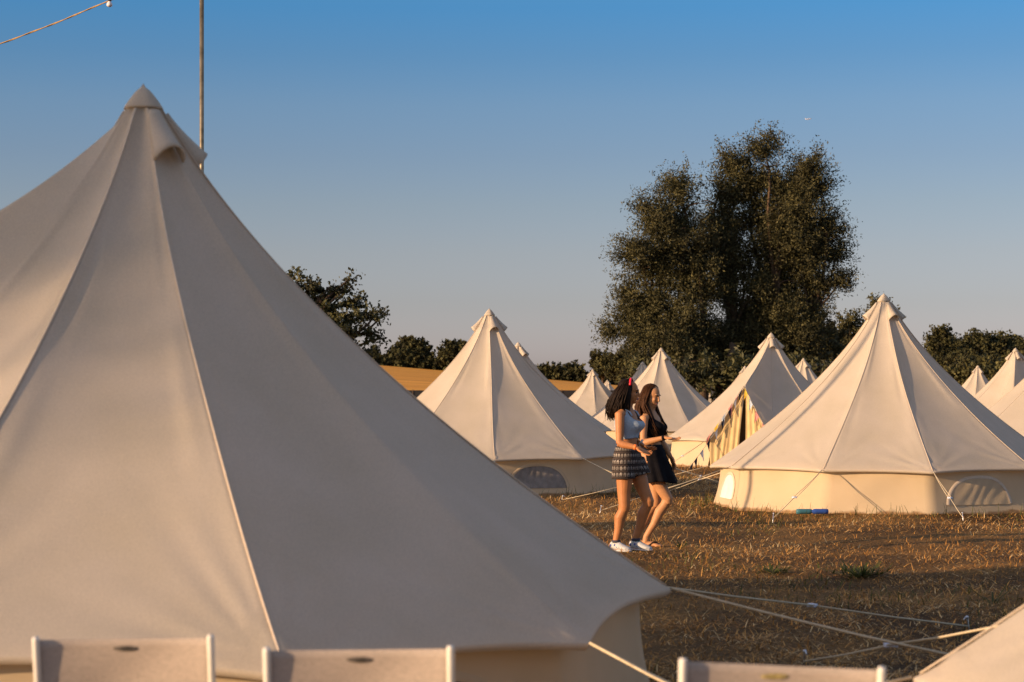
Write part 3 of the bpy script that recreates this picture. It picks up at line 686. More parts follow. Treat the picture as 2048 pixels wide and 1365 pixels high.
def chair(label, xl, yl, xr, yr, W=0.49, top=0.90, ml=M_lab, lx=0.5):
    S_ = abs(xr-xl)/W; D = FPX/S_
    pl, pr = at(xl, yl, D), at(xr, yr, D)
    h = (pl.z+pr.z)/2; c = (pl+pr)/2
    rz = math.atan2(pr.z-pl.z, pr.x-pl.x)
    t = thing('garden_chair', label, 'chair', (c.x, c.y, 0), 0, 'sling chairs set out before the largest tent')
    hw = W/2
    back = lambda z: 0.26*max(0, (h-z))/0.5*0.42      # leans away from the camera going down, back of the chair faces it
    for sg, zt in ((-1, pl.z), (1, pr.z)):
        mb = MB(); pts = [(sg*hw, back(z), z) for z in (zt+0.001, zt-0.005, zt-.1, zt-.25, .46)] + [(sg*hw, .32, .43), (sg*hw, .62, .44)]
        mb.tube(pts, [(0.009, 0.010)] + [(0.0108, 0.013)]*6, 10, side=(1, 0, 0)); mb.build('side_rail', M_frame, t)
        mb = MB(); mb.tube([(sg*(hw+.005), .62, .44), (sg*(hw+.01), .42, .2), (sg*(hw+.01), .08, .012)], (0.011), 8); mb.build('leg', M_frame, t)
        mb = MB(); mb.tube([(sg*(hw+.012), .12, .44), (sg*(hw+.02), .36, .2), (sg*(hw+.02), .60, .012)], (0.011), 8); mb.build('leg', M_frame, t)
        mb = MB(); mb.tube([(sg*(hw+.02), back(.66), .66), (sg*(hw+.025), .3, .655), (sg*(hw+.025), .52, .64)], (0.022), 8, side=(1, 0, 0)); mb.build('armrest', M_frame, t)
    nx, nz = 24, 16; V = []; Fq = []
    for i in range(nx+1):
        u = i/nx; zt = (pl.z*(1-u) + pr.z*u) - 0.007
        for k in range(nz+1):
            z = zt + (0.47-zt)*k/nz
            V.append((-hw + W*u, back(z) + 0.035*4*u*(1-u) + 0.002*math.sin(9*u + k*.7), z - 0.004*4*u*(1-u)*(k == 0)))
    for i in range(nx):
        for k in range(nz): Fq.append((i*(nz+1)+k, (i+1)*(nz+1)+k, (i+1)*(nz+1)+k+1, i*(nz+1)+k+1))
    bk = mesh('backrest', V, Fq, M_sling, t); so = bk.modifiers.new('thick', 'SOLIDIFY'); so.thickness = 0.003; so.offset = 0
    V = []; Fq = []
    for i in range(nx+1):
        u = i/nx
        for k in range(nz+1):
            y = .22 + .40*k/nz; V.append((-hw + W*u, y, .435 - .03*4*u*(1-u)))
    for i in range(nx):
        for k in range(nz): Fq.append((i*(nz+1)+k, (i+1)*(nz+1)+k, (i+1)*(nz+1)+k+1, i*(nz+1)+k+1))
    st_ = mesh('seat', V, Fq, M_sling, t); so = st_.modifiers.new('thick', 'SOLIDIFY'); so.thickness = 0.003; so.offset = 0
    mb = MB(); xx = -hw + W*lx; zz = (pl.z*(1-lx) + pr.z*lx) - 0.012 - 0.026
    mb.ell((xx, back(zz) + 0.035*4*lx*(1-lx) - .004, zz), (0.036, 0.0025, 0.008), None, 16, 8); mb.build('label_print', ml, bk)
    for z_, y_ in ((.46, .06), (.44, .62)):
        mb = MB(); mb.tube([(-hw, y_, z_), (hw, y_, z_)], 0.009, 8); mb.build('crossbar', M_frame, t)
    return t
chair('leftmost of three mesh sling chairs, its top bar tilted slightly up to the right', 71, 1276, 421, 1271)
chair('middle one of three mesh sling chairs, below the shaded roof slope', 533, 1297, 901, 1293)
chair('rightmost of three mesh sling chairs, on dark grass, with a yellowish label', 1366, 1318, 1764, 1336, ml=M_lab2, lx=.47)
# added unseen tree, its crown shaped to dim the largest tent's top and grass
def shade_tree():
    d = 55.0; bx, by = XN - math.sin(SUN_AZ)*d, DN - math.cos(SUN_AZ)*d
    t = thing('added_shade_tree', 'unseen tree added out of view on the left to shade the largest tent', 'tree', (bx, by, 0))
    ux, uy = -math.cos(SUN_AZ), math.sin(SUN_AZ)
    L = [(ux*a, uy*a, z, 1.4, 1.4, h) for a, z, h in ((2.4, 12.6, 1.5), (3.0, 13.0, 1.8), (2.6, 15.4, 1.7), (3.3, 12.2, 1.5), (3.2, 14.6, 1.6))]*2 + [(0, 0, 14.2, 2.0, 2.4, 1.9), (-ux*1.6, -uy*1.6, 13.8, 1.7, 1.7, 1.8), (-ux*2.6, -uy*2.6, 14.0, 1.5, 1.5, 1.7), (-ux*0.9, -uy*0.9, 13.5, 1.5, 1.5, 1.6), (-ux*0.6, -uy*0.6, 13.9, 1.6, 1.6, 1.7), (ux*1.2, uy*1.2, 14.0, 1.8, 1.8, 1.7), (0.2, 0.4, 16.4, 2.0, 2.4, 1.8), (0, 0, 18.4, 1.5, 1.8, 1.6)]
    L = [(l[0], l[1], l[2] + (0.45 if i > 9 else 0)) + l[3:] for i, l in enumerate(L)]
    V, F, T = leaf_cloud(L, 19, 0.24, 0.45, .3, 99, .2, .6, 8)
    mesh('crown', V, F, M_oak, t, smooth=False, tint=T)
    mb = MB(); mb.tube([(0, 0, -.3), (.1, 0, 6), (0, .1, 12), (0, 0, 17)], [.3, .22, .14, .05], 10)
    g = np.random.default_rng(3)
    for l in L: limb(mb, (0, .05, 11 + g.random()*2), l[:3], .09, .02, g)
    mb.build('trunk', M_bark, t)
shade_tree()
#MARK_STRAW
# ------------------------------------------------------------------ dry grass and straw
STRAW = [(0, (0.09, 0.044, 0.012)), (0.3, (0.29, 0.135, 0.032)), (0.6, (0.62, 0.30, 0.070)), (0.88, (0.84, 0.47, 0.13)), (1.0, (0.86, 0.62, 0.30))]
M_straw = mat('straw', (0.3, 0.2, 0.08), 0.75, 0.25, trans=0.15, tintramp=STRAW)
M_green = mat('green_blade', (0.07, 0.09, 0.02), 0.7, 0.25, trans=0.25, tintramp=[(0, (0.035, 0.045, 0.010)), (0.6, (0.085, 0.10, 0.022)), (1, (0.20, 0.18, 0.05))])
def patchy(x, y):
    return (np.sin(x*0.9+1.3*np.sin(y*0.31))+np.sin(y*0.47+x*0.23+2)+0.7*np.sin(x*2.3-y*0.8)+0.7*np.sin(y*1.9+1.1*np.sin(x*1.7)))/3.4
def blades(x, y, L, wd, tilt, az, curve, tint):
    """each blade: a bent strip of three quads tapering to a point"""
    n = len(x); z0 = bumps(x, y) - 0.004
    h = np.stack([np.cos(az), np.sin(az), np.zeros(n)], 1); sd = np.stack([-np.sin(az), np.cos(az), np.zeros(n)], 1)
    P = np.stack([x, y, z0], 1); V = []
    a = tilt.copy()
    for k, f in enumerate((1.0, 0.85, 0.35)):
        V.append(P - sd*(wd*f)[:, None]*.5); V.append(P + sd*(wd*f)[:, None]*.5)
        P = P + (h*np.cos(a)[:, None] + np.array([0, 0, 1])*np.sin(a)[:, None])*(L/3)[:, None]
        a = a - curve
    V = np.stack(V, 1)
    V = V.reshape(-1, 3); b = (np.arange(n)*6)[:, None]
    F = np.concatenate([b + np.array([[0, 1, 3, 2]]), b + np.array([[2, 3, 5, 4]])], 0)
    return V, F, np.repeat(tint, 6)
def scatter(n, d0, d1, pw, seed, xl=-0.30, xr=0.275):
    g = np.random.default_rng(seed)
    D = (d0**pw + (d1**pw-d0**pw)*g.random(n))**(1/pw)
    X = (xl + (xr-xl)*g.random(n))*D
    return g, X, D
CENT = [(XN, DN), (XR, DR), (XM, DM), (XK, DK), (4.45, 61.0), (3.8, 6.35)]
def outside(X, D, r=2.28):
    k = np.ones(len(X), bool)
    for cx, cy in CENT: k &= (X-cx)**2 + (D-cy)**2 > r*r
    return k
# lying straw
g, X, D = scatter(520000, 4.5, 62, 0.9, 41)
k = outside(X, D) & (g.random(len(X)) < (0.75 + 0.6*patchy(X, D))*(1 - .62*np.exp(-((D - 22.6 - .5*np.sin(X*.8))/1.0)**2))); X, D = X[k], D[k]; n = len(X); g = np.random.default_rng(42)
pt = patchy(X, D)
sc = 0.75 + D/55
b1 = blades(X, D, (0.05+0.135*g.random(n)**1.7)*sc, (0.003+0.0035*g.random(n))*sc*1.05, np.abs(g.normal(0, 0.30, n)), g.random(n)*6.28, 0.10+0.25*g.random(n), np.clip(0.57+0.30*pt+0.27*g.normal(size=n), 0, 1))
# standing stubble
g, X, D = scatter(36000, 4.5, 55, 0.9, 43)
k = outside(X, D) & (g.random(len(X)) < 0.55 - 0.45*patchy(X, D)); X, D = X[k], D[k]; n = len(X); g = np.random.default_rng(44)
sc = 0.75 + D/55
b2 = blades(X, D, (0.035+0.06*g.random(n))*sc, (0.004+0.003*g.random(n))*sc, R(45)+R(40)*g.random(n), g.random(n)*6.28, 0.15+0.3*g.random(n), np.clip(0.38+0.2*g.normal(size=n), 0, 1))
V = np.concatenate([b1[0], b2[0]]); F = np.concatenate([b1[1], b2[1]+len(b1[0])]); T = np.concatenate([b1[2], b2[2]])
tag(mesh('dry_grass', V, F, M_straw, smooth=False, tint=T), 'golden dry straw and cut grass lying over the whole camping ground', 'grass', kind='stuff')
# green blades in patches
g, X, D = scatter(34000, 4.5, 50, 0.9, 45)
k = outside(X, D) & (patchy(X*1.7+4, D*1.3) > 0.32); X, D = X[k], D[k]; n = len(X); g = np.random.default_rng(46); sc = 0.75 + D/55
b3 = blades(X, D, (0.05+0.10*g.random(n))*sc, (0.004+0.004*g.random(n))*sc, R(25)+R(55)*g.random(n), g.random(n)*6.28, 0.2+0.3*g.random(n), np.clip(0.4+0.25*g.normal(size=n), 0, 1))
# tall uncut grass where the mower could not reach: round the tents
xs_, ys_, = [], []
for cx, cy, m_ in ((XR, DR, 420), (XM, DM, 420), (XK, DK, 200), (XN, DN, 200), (3.8, 6.35, 60)):
    th = g.random(m_)*6.28; cl = np.round(th*7)/7 + g.normal(0, 0.05, m_); rr_ = 2.52 + np.abs(g.normal(0, 0.18, m_))
    xs_.append(cx + rr_*np.cos(cl)); ys_.append(cy + rr_*np.sin(cl))
X = np.concatenate(xs_); D = np.concatenate(ys_); n = len(X)
b4 = blades(X, D, 0.10+0.24*g.random(n)**1.6, 0.006+0.004*g.random(n), R(50)+R(45)*g.random(n), g.random(n)*6.28, 0.05+0.35*g.random(n), np.clip(0.5+0.3*g.normal(size=n), 0, 1))
V = np.concatenate([b3[0], b4[0]]); F = np.concatenate([b3[1], b4[1]+len(b3[0])]); T = np.concatenate([b3[2], b4[2]])
tag(mesh('green_grass', V, F, M_green, smooth=False, tint=T), 'green grass blades left growing in patches and along the tent walls', 'grass', kind='stuff')
# a few separate weeds
def weed(label, x, y, r, h, nb, seed):
    D = HC*FPX/(y-YH); X = (x-1024)*D/FPX; g = np.random.default_rng(seed)
    px, py = g.normal(0, r*.4, nb), g.normal(0, r*.4, nb)
    az = np.arctan2(py, px) + g.normal(0, .7, nb)
    V, F, T = blades(px, py, h*(0.5+0.6*g.random(nb)), 0.012+0.010*g.random(nb), R(30)+R(50)*g.random(nb), az, 0.25+0.4*g.random(nb), np.clip(0.35+0.25*g.normal(size=nb), 0, 1))
    V[0::6] *= np.array([.05, .05, 1]); V[1::6] *= np.array([.05, .05, 1])
    t = mesh('weed', V, F, M_green, smooth=False, tint=T); t.location = (X, D, float(bumps(X, D)))
    return tag(t, label, 'weed')
weed('broad green weed at the shadow edge below the sunlit right-hand tent', 1722, 1150, 0.30, 0.20, 160, 61)
weed('low green weed in sunlit straw to the right of the walking women', 1545, 1143, 0.22, 0.12, 90, 62)
weed('thin weed standing in the dark shaded grass on the right', 1985, 1210, 0.06, 0.34, 9, 63)
weed('small weed near the white toe of the near shoe', 1362, 1100, 0.08, 0.17, 14, 64)

# ------------------------------------------------------------------ small things by the tents
def gp(x, y):
    D = HC*FPX/(y-YH); return Vector(((x-1024)*D/FPX, D, 0))
def bottle(label, x, y, rz, c, cl):
    p = gp(x, y); t = thing('plastic_bottle', label, 'bottle', (p.x, p.y, 0.05), rz, 'bottles lying by the tent wall')
    mb = MB(); mb.tube([(xx, 0, 0) for xx in (-.13, -.125, -.08, -.03, .03, .06, .09, .105)], [.02, .033, .036, .034, .036, .034, .018, .013], 14)
    mb.build('bottle_body', mat('bottle_plastic', c, 0.25, 0.5), t)
    mb = MB(); mb.tube([(xx, 0, 0) for xx in (.104, .106, .128, .13)], [.012, .016, .016, .012], 12); mb.build('cap', mat('bottle_cap', cl, 0.4, 0.5), t)
bottle('teal plastic bottle lying on its side, left of the blue one', 1612, 1031, 0.1, (0.05, 0.16, 0.19), (0.02, 0.10, 0.16))
bottle('deep blue plastic bottle lying right of the teal one', 1637, 1031, 3.2, (0.03, 0.08, 0.30), (0.45, 0.5, 0.55))
M_black = bpy.data.materials['black_plastic']
def stake_light(label, x, ytop, ybot):
    p = gp(x, ybot); h = (ybot-ytop)*p.y/FPX
    t = thing('stake_light', label, 'garden light', (p.x, p.y, 0), -0.5)
    mb = MB(); mb.tube([(0, 0, -.08), (0, 0, h*.6), (0, 0.01, h*.8)], [.008, .011, .010], 8); mb.build('stake', M_black, t)
    mb = MB(); mb.box((0, 0, h*.84), (.058, .012, .058), Matrix.Rotation(-0.35, 3, 'X')); mb.box((0, .028, h*.82), (.04, .018, .035)); mb.build('lamp_head', M_black, t, smooth=False)
stake_light('black square lamp on a stake before the yellow wall of the bunting tent', 1386, 905, 927)
stake_light('low dark lamp on the grass under the bunting rope', 1420, 912, 926)

# bunting on the open doorway
FL = {'pink': (0.62, 0.26, 0.24), 'light_blue': (0.50, 0.58, 0.68), 'yellow': (0.78, 0.52, 0.07), 'navy': (0.02, 0.025, 0.05), 'white': (0.72, 0.70, 0.68)}
FM = {k: mat('flag_' + k, v, 0.85, 0.2, noise=(40, 0.15), trans=0.2) for k, v in FL.items()}
dt = Matrix.Translation((XK, DK, 0)) @ Matrix.Rotation(AK, 4, 'Z')
mdir = Vector(vdir(2*math.pi*.5/NP)); sdir = Vector(vdir(2*math.pi*.5/NP + math.pi/2))
pkL = Vector(door_tent['ridge']); c0 = Vector(vdir(0))*TR + Vector((0, 0, TE)); c1 = Vector(vdir(2*math.pi/NP))*TR + Vector((0, 0, TE))
g1 = mdir*4.3 + Vector((0, 0, .05)) - sdir*0.5
def bunting(label, pts, flags, lean):
    P = [dt @ p for p in pts]; o = P[0].copy()
    t = thing('bunting', label, 'bunting', tuple(o), 0, 'bunting strings on the doorway')
    cp = spl(P, 16); mb = MB(); mb.tube([p - o for p in cp], 0.006, 5); mb.build('cord', M_rope, t)
    Ls = [0]
    for a, b in zip(cp, cp[1:]): Ls.append(Ls[-1] + (b-a).length)
    def on(d):
        for i in range(len(Ls)-1):
            if Ls[i+1] >= d: return cp[i].lerp(cp[i+1], (d-Ls[i])/max(1e-6, Ls[i+1]-Ls[i]))
        return cp[-1]
    g = np.random.default_rng(len(flags)+3); nrm = (dt.to_3x3() @ mdir)
    for f, cn in flags:
        d = f*Ls[-1]; a, b = on(d-.085), on(d+.085); dn = Vector((g.normal()*.12, g.normal()*.05, -1)).normalized()*0.22
        tip = (a+b)/2 + dn; V = []; Fq = []
        for i in range(7):
            u = i/6
            for k in range(5):
                s = k/4; q = (a.lerp(b, u))*(1-s) + tip*s
                V.append(q - o + nrm*(0.02 + 0.02*math.sin(u*6+f*30)*s + lean*s))
        for i in range(6):
            for k in range(4): Fq.append((i*5+k, (i+1)*5+k, (i+1)*5+k+1, i*5+k+1))
        mesh('flag', V, Fq, FM[cn], t)
bunting('bunting of pink, blue and yellow flags along the left edge of the doorway', [pkL + mdir*.04, pkL.lerp(c0, .33) + mdir*.05 - Vector((0, 0, .03)), pkL.lerp(c0, .66) + mdir*.05 - Vector((0, 0, .03)), c0 + mdir*.04],
        [(.08, 'navy'), (.17, 'pink'), (.36, 'pink'), (.54, 'light_blue'), (.72, 'yellow'), (.90, 'pink')], .02)
bunting('bunting along the right edge of the doorway, partly behind the sunlit tent', [pkL + mdir*.04, pkL.lerp(c1, .33) + mdir*.05 - Vector((0, 0, .03)), pkL.lerp(c1, .66) + mdir*.05 - Vector((0, 0, .03)), c1 + mdir*.04],
        [(.09, 'yellow'), (.28, 'light_blue'), (.50, 'pink'), (.72, 'pink'), (.9, 'light_blue')], .02)
bunting('bunting of navy and white flags running down the rope from doorway tip to ground', [pkL + mdir*.06, pkL.lerp(g1, .33) - Vector((0, 0, .05)), pkL.lerp(g1, .66) - Vector((0, 0, .05)), g1],
        [(.16, 'white'), (.27, 'navy'), (.40, 'navy'), (.52, 'white'), (.66, 'navy'), (.78, 'white'), (.88, 'navy'), (.95, 'navy')], .0)
#MARK_PEOPLE
# ------------------------------------------------------------------ people
def skin(name, c):
    return mat(name, c, 0.55, 0.35, noise=(14, 0.12))
def V3(*a): return Vector(a)
def solidify_body(o, vox, it=3):
    m = o.modifiers.new('merge', 'REMESH'); m.mode = 'VOXEL'; m.voxel_size = vox; m.use_smooth_shade = True
    m = o.modifiers.new('relax', 'SMOOTH'); m.iterations = it; m.factor = 0.5
def hand(mb, wr, d, palm_n, L=0.175, curl=0.25, spread=1.0, thumb=1):
    """wr wrist, d pointing direction, palm_n normal out of the palm; five separate bent fingers"""
    d = d.normalized(); n = (palm_n - d*palm_n.dot(d)).normalized(); s = d.cross(n)*thumb     # s: thumb side
    pl = L*0.52
    mb.tube([wr - d*.02, wr + d*.015, wr + d*pl*.55, wr + d*pl], [(.021, .017), (.025, .016), (.037, .014), (.036, .012)], 12, side=s)
    for k, (off, ln, c) in enumerate(((.030, .92, .8), (.010, 1.0, 1.0), (-.010, .93, 1.15), (-.029, .74, 1.35))):
        p = wr + d*(pl*.90) + s*off; a = d + s*off*5.0*spread; a.normalize(); seg = L*.50*ln/3; pts = [p]; dd = a.copy()
        for q in range(3):
            dd = (dd + n*curl*c*(0.6+.5*q)).normalized(); pts.append(pts[-1] + dd*seg*(1.25-.2*q))
        mb.tube(pts, [.0092, .0088, .0080, .0058], 8)
    p = wr + d*pl*.22 + s*.026; a = (d*.62 + s*.75 + n*.28).normalized()
    p1 = p + a*.040; p2 = p1 + (a*.7 + d*.45 + n*.15).normalized()*.030; p3 = p2 + (d*.8 + s*.25 + n*.2).normalized()*.025
    mb.tube([p - a*.01, p1, p2, p3], [.014, .0115, .0098, .0065], 8)
def foot(mb, an, d, flat=0.0):
    d = d.normalized(); z = 0.0
    g = V3(an.x, an.y, 0)
    mb.tube([an + V3(0, 0, .03), g + V3(0, 0, .055) - d*.01, g + V3(0, 0, .035) - d*.035], [.034, .036, .027], 10)
    mb.tube([g - d*.05 + V3(0, 0, .03), g + V3(0, 0, .036), g + d*.07 + V3(0, 0, .034), g + d*.125 + V3(0, 0, .024), g + d*.165 + V3(0, 0, .018)], [(.026, .024), (.032, .034), (.036, .028), (.042, .018), (.030, .010)], 12, side=d.cross(V3(0, 0, 1)))
    s = d.cross(V3(0, 0, 1))
    for k in range(5):
        q = g + d*(.15 - .012*k) + s*(-.030 + .016*k) + V3(0, 0, .014); mb.tube([q, q + d*(.032 - .003*k)], [.0095 - .0008*k, .006], 6)
def head(mb, c, F, U, r=1.0):
    """c centre of the skull; F the way the face looks, U up along the neck"""
    F = F.normalized(); Rg = F.cross(U).normalized(); U = Rg.cross(F).normalized()
    M = Matrix((Rg, F, U)).transposed()
    P = lambda a, b, z: c + (Rg*a + F*b + U*z)*r
    mb.ell(P(0, -.012, .022), (.072*r, .092*r, .090*r), M, 20, 14)          # skull
    mb.ell(P(0, .030, -.035), (.060*r, .058*r, .078*r), M, 18, 12)          # face
    mb.ell(P(0, .052, -.092), (.030*r, .030*r, .022*r), M, 12, 8)           # chin
    mb.tube([P(-.045, .0, -.055), P(-.034, .03, -.085), P(0, .052, -.095), P(.034, .03, -.085), P(.045, .0, -.055)], [.018*r]*5, 8)   # jaw
    mb.tube([P(0, .080, .018), P(0, .091, -.005), P(0, .103, -.028), P(0, .094, -.037)], [(.008*r, .008*r), (.010*r, .010*r), (.014*r, .011*r), (.012*r, .006*r)], 8, side=Rg)   # nose
    mb.tube([P(-.040, .072, .024), P(0, .084, .026), P(.040, .072, .024)], [.008*r, .009*r, .008*r], 8)   # brow
    for q, dz in ((1, -.058), (1, -.068)): mb.tube([P(-.021, .077, dz), P(0, .087, dz + .001), P(.021, .077, dz)], [.004*r, .0062*r, .004*r], 6)  # lips
    for sg in (-1, 1):
        mb.ell(P(sg*.034, .066, -.022), (.018*r, .016*r, .015*r), M, 10, 8)  # cheeks
        mb.ell(P(sg*.072, -.008, -.012), (.009*r, .018*r, .029*r), M, 10, 8) # ears
    return P, M
def ring_loft(mb, rings, F, Rg, n=24):
    """rings: (centre, half width along Rg, half depth along F)"""
    V = []
    for c, a, b in rings:
        for k in range(n):
            q = 2*math.pi*k/n; V.append(Vector(c) + Rg*(a*math.cos(q)) + F*(b*math.sin(q)))
    m = len(rings); Fq = [(i*n+k, i*n+(k+1) % n, (i+1)*n+(k+1) % n, (i+1)*n+k) for i in range(m-1) for k in range(n)]
    Fq += [tuple(range(n))[::-1], tuple((m-1)*n+k for k in range(n))]
    mb.add(V, Fq)
def locks(mb, roots, fall, n=90, seed=1, rad=.011, wave=.012):
    g = np.random.default_rng(seed)
    for i in range(n):
        pts = fall(g, roots(g))
        f0 = g.random()*6.28; m = len(pts)
        pts = [p + Vector((math.sin(f0 + 2.2*q/m*3), math.cos(f0*1.3 + 2.0*q/m*3), 0))*wave*(q/m) for q, p in enumerate(pts)]
        r = rad*(0.7 + .6*g.random())
        mb.tube(pts, [r*(.6 + .4*math.sin(math.pi*min(1, .25+.75*q/(m-1)))) if q < m-1 else r*.25 for q in range(m)], 6)

M_hair1 = mat('hair_dark_brown', (0.016, 0.008, 0.004), 0.6, 0.12, noise=(40, 0.4))
M_hair2 = mat('hair_long_brown', (0.060, 0.024, 0.009), 0.6, 0.12, noise=(40, 0.35))
M_eye = mat('eye_dark', (0.015, 0.010, 0.008), 0.25, 0.5)
M_lips = mat('lips', (0.30, 0.11, 0.09), 0.5, 0.4)
def face_bits(root, P, r, closed=False):
    for sg in (-1, 1):
        mb = MB(); mb.ell(P(sg*.031, .0735 if not closed else .072, .002 if not closed else -.004), (.0105*r, .008*r, (.0065 if not closed else .0035)*r), None, 10, 8); mb.build('eye', M_eye, root)
        mb = MB(); mb.tube([P(sg*.016, .087, .020), P(sg*.034, .081, .026), P(sg*.050, .066, .020)], [.0028, .0035, .002], 6); mb.build('eyebrow', M_hair1, root)
    mb = MB()
    for dz in (-.0585, -.0675): mb.tube([P(-.020, .079, dz), P(0, .0905, dz + .001), P(.020, .079, dz)], [.003*r, .0058*r, .003*r], 6)
    mb.build('lips', M_lips, root)

# ---- woman in the pale top, near one
S1 = 1109; D1 = HC*FPX/(S1-YH); k1 = D1/FPX; o1 = Vector(((1255-1024)*k1, D1, float(bumps((1255-1024)*k1, D1)) - .004))
def q1(x, y, dy=0.0): return V3((x-1255)*k1, dy, (S1-y)*k1)
w1 = thing('person', 'woman in pale grey crop top, patterned dark shorts and red headband, walking', 'person', tuple(o1), 0, 'two women walking together')
F1 = V3(.90, -.43, 0).normalized(); R1 = V3(-F1.y*-1, 0, 0); R1 = F1.cross(V3(0, 0, 1)).normalized()   # her right hand side
sk1 = skin('skin_tan', (0.46, 0.185, 0.066))
mb = MB()
tors1 = [((0, 0, .83), .150, .110), ((0, 0, .90), .168, .125), ((-.005, .0, .97), .155, .112), ((-.004, 0, 1.06), .122, .092), ((-.003, 0, 1.13), .124, .092), ((-.003, 0, 1.21), .138, .102), ((-.004, 0, 1.285), .150, .104), ((-.008, 0, 1.345), .152, .088), ((-.008, 0, 1.385), .115, .068), ((-.004, 0, 1.415), .060, .056)]
tors1 = [(V3(*c), a, b) for c, a, b in tors1]
ring_loft(mb, tors1, F1, R1)
for sg in (-1, 1): mb.ell(V3(0, 0, 1.245) + F1*.082 + R1*sg*.062, (.058, .058, .056), None, 14, 10)
mb.tube([V3(-.004, 0, 1.38), V3(0, 0, 1.43), V3(.012, -.005, 1.50)], [.058, .051, .052], 14)
Fh1 = V3(.965, -.21, -.13); hc1 = V3(.022, -.005, 1.575)
P1, MH1 = head(mb, hc1, Fh1, V3(-.02, 0, 1), 1.0)
# legs: near leg behind, far leg stepping ahead
kn_r, an_r = V3(-.040, -.090, .445), V3(-.115, -.070, .085)
kn_l, an_l = V3(.205, .010, .485), V3(.085, .050, .095)
for hip, kn, an, fd in ((V3(0, 0, .87)+R1*.088, kn_r, an_r, V3(.72, -.69, 0)), (V3(.02, 0, .87)-R1*.088, kn_l, an_l, V3(.80, -.60, 0))):
    kd = (kn - hip).normalized(); back = -F1
    mb.tube([hip + V3(0, 0, .03), hip.lerp(kn, .3) + F1*.006, hip.lerp(kn, .7), kn + F1*.006, kn - V3(0, 0, .04)], [.094, .085, .066, .056, .050], 16)
    calf = kn.lerp(an, .30) + back*.018
    mb.tube([kn + V3(0, 0, .03), kn.lerp(an, .12), calf, kn.lerp(an, .62) + back*.006, an + V3(0, 0, .03), an], [.052, .050, .057, .043, .034, .035], 16)
    foot(mb, an, fd)
# near (right) arm: hangs, elbow bent, palm up
sh, el_, wr = V3(-.085, -.150, 1.350), V3(-.088, -.215, 1.065), V3(.078, -.285, 1.030)
mb.tube([sh + V3(.03, .03, .015), sh, sh.lerp(el_, .35), sh.lerp(el_, .8), el_], [.045, .050, .045, .038, .036], 14)
mb.tube([el_ + V3(-.01, 0, .01), el_.lerp(wr, .25), el_.lerp(wr, .7), wr], [.036, .038, .029, .023], 14)
hand(mb, wr, V3(.80, -.20, -.48), V3(.35, -.45, .75), .175, .30, 1.3, 1)
# far (left) arm
sh2, el2, wr2 = V3(.070, .150, 1.350), V3(.075, .205, 1.085), V3(.140, .020, 1.050)
mb.tube([sh2 - V3(.03, .03, -.015), sh2, sh2.lerp(el2, .35), sh2.lerp(el2, .8), el2], [.045, .050, .044, .037, .035], 14)
mb.tube([el2, el2.lerp(wr2, .25), el2.lerp(wr2, .7), wr2], [.036, .038, .029, .023], 14)
hand(mb, wr2, V3(.75, -.45, -.35), V3(.2, .2, .9), .17, .35, 1.0, -1)
b1_ = mb.build('body', sk1, w1); solidify_body(b1_, .0055, 3)
face_bits(w1, P1, 1.0)
# clothes
def shell(name, tors, F, Rg, zlo, ztop, off, m, parent, bust=None, n=72, nz=22):
    """cloth that follows the torso between zlo and ztop(angle); angle 0 is the front"""
    V = []; Fq = []
    zs = [c.z for c, a, b in tors]
    def ring(z, q):
        a = np.interp(z, zs, [t[1] for t in tors]); b = np.interp(z, zs, [t[2] for t in tors]); cx = np.interp(z, zs, [t[0].x for t in tors]); cy = np.interp(z, zs, [t[0].y for t in tors])
        p = V3(cx, cy, z) + Rg*((a+off)*math.sin(q)) + F*((b+off)*math.cos(q))
        if bust:
            for sg in (-1, 1):
                d = p - (V3(0, 0, bust[0]) + F*bust[1] + Rg*sg*bust[2]); u = V3(d.dot(Rg), 0, d.z); w_ = math.exp(-((u.x/.062)**2 + (u.z/.058)**2)*.9)
                if math.cos(q) > 0: p = p + F*w_*bust[3]
        return p
    for i in range(n):
        q = 2*math.pi*i/n; zt = ztop((q + math.pi) % (2*math.pi) - math.pi); lo = zlo + 0.006*math.sin(3*q + 1)
        for k in range(nz+1):
            z = lo + (zt-lo)*k/nz; p = ring(z, q); V.append(p + (p - V3(p.x*0, 0, 0))*0 + F*0.003*math.sin(q*9 + z*30)*(1-k/nz))
    for i in range(n):
        for k in range(nz): a = i*(nz+1)+k; b = ((i+1) % n)*(nz+1)+k; Fq.append((a, b, b+1, a+1))
    o = mesh(name, V, Fq, m, parent); so = o.modifiers.new('thick', 'SOLIDIFY'); so.thickness = .005; so.offset = 1
    return o
def tank_top(q):
    a = abs(q); d = math.degrees(a)
    if d < 34: return 1.285 + .012*(d/34)**3
    if d < 58: return 1.285 + .012 + (1.395-1.297)*((d-34)/24)**.7
    if d < 78: return 1.395 - .085*((d-58)/20)
    if d < 108: return 1.30
    if d < 125: return 1.30 + .09*((d-108)/17)
    return 1.39 - .06*((d-125)/55)**.5
M_top1 = mat('ribbed_pale_top', (0.40, 0.47, 0.54), 0.9, 0.1, noise=(90, 0.18), bump=(220, .002))
shell('crop_top', tors1, F1, R1, 1.115, tank_top, .013, M_top1, w1, bust=(1.245, .082, .062, .058))
for sg in (-1, 1):      # straps over the shoulders
    mb = MB(); c = R1*sg*.092
    mb.tube([V3(0, 0, 1.335) + c + F1*.088, V3(0, 0, 1.378) + c*1.02 + F1*.060, V3(0, 0, 1.402) + c*.98 + F1*.01, V3(0, 0, 1.385) + c - F1*.055, V3(0, 0, 1.34) + c - F1*.088], [(.020, .005)]*5, 8, side=R1); mb.build('strap', M_top1, w1)
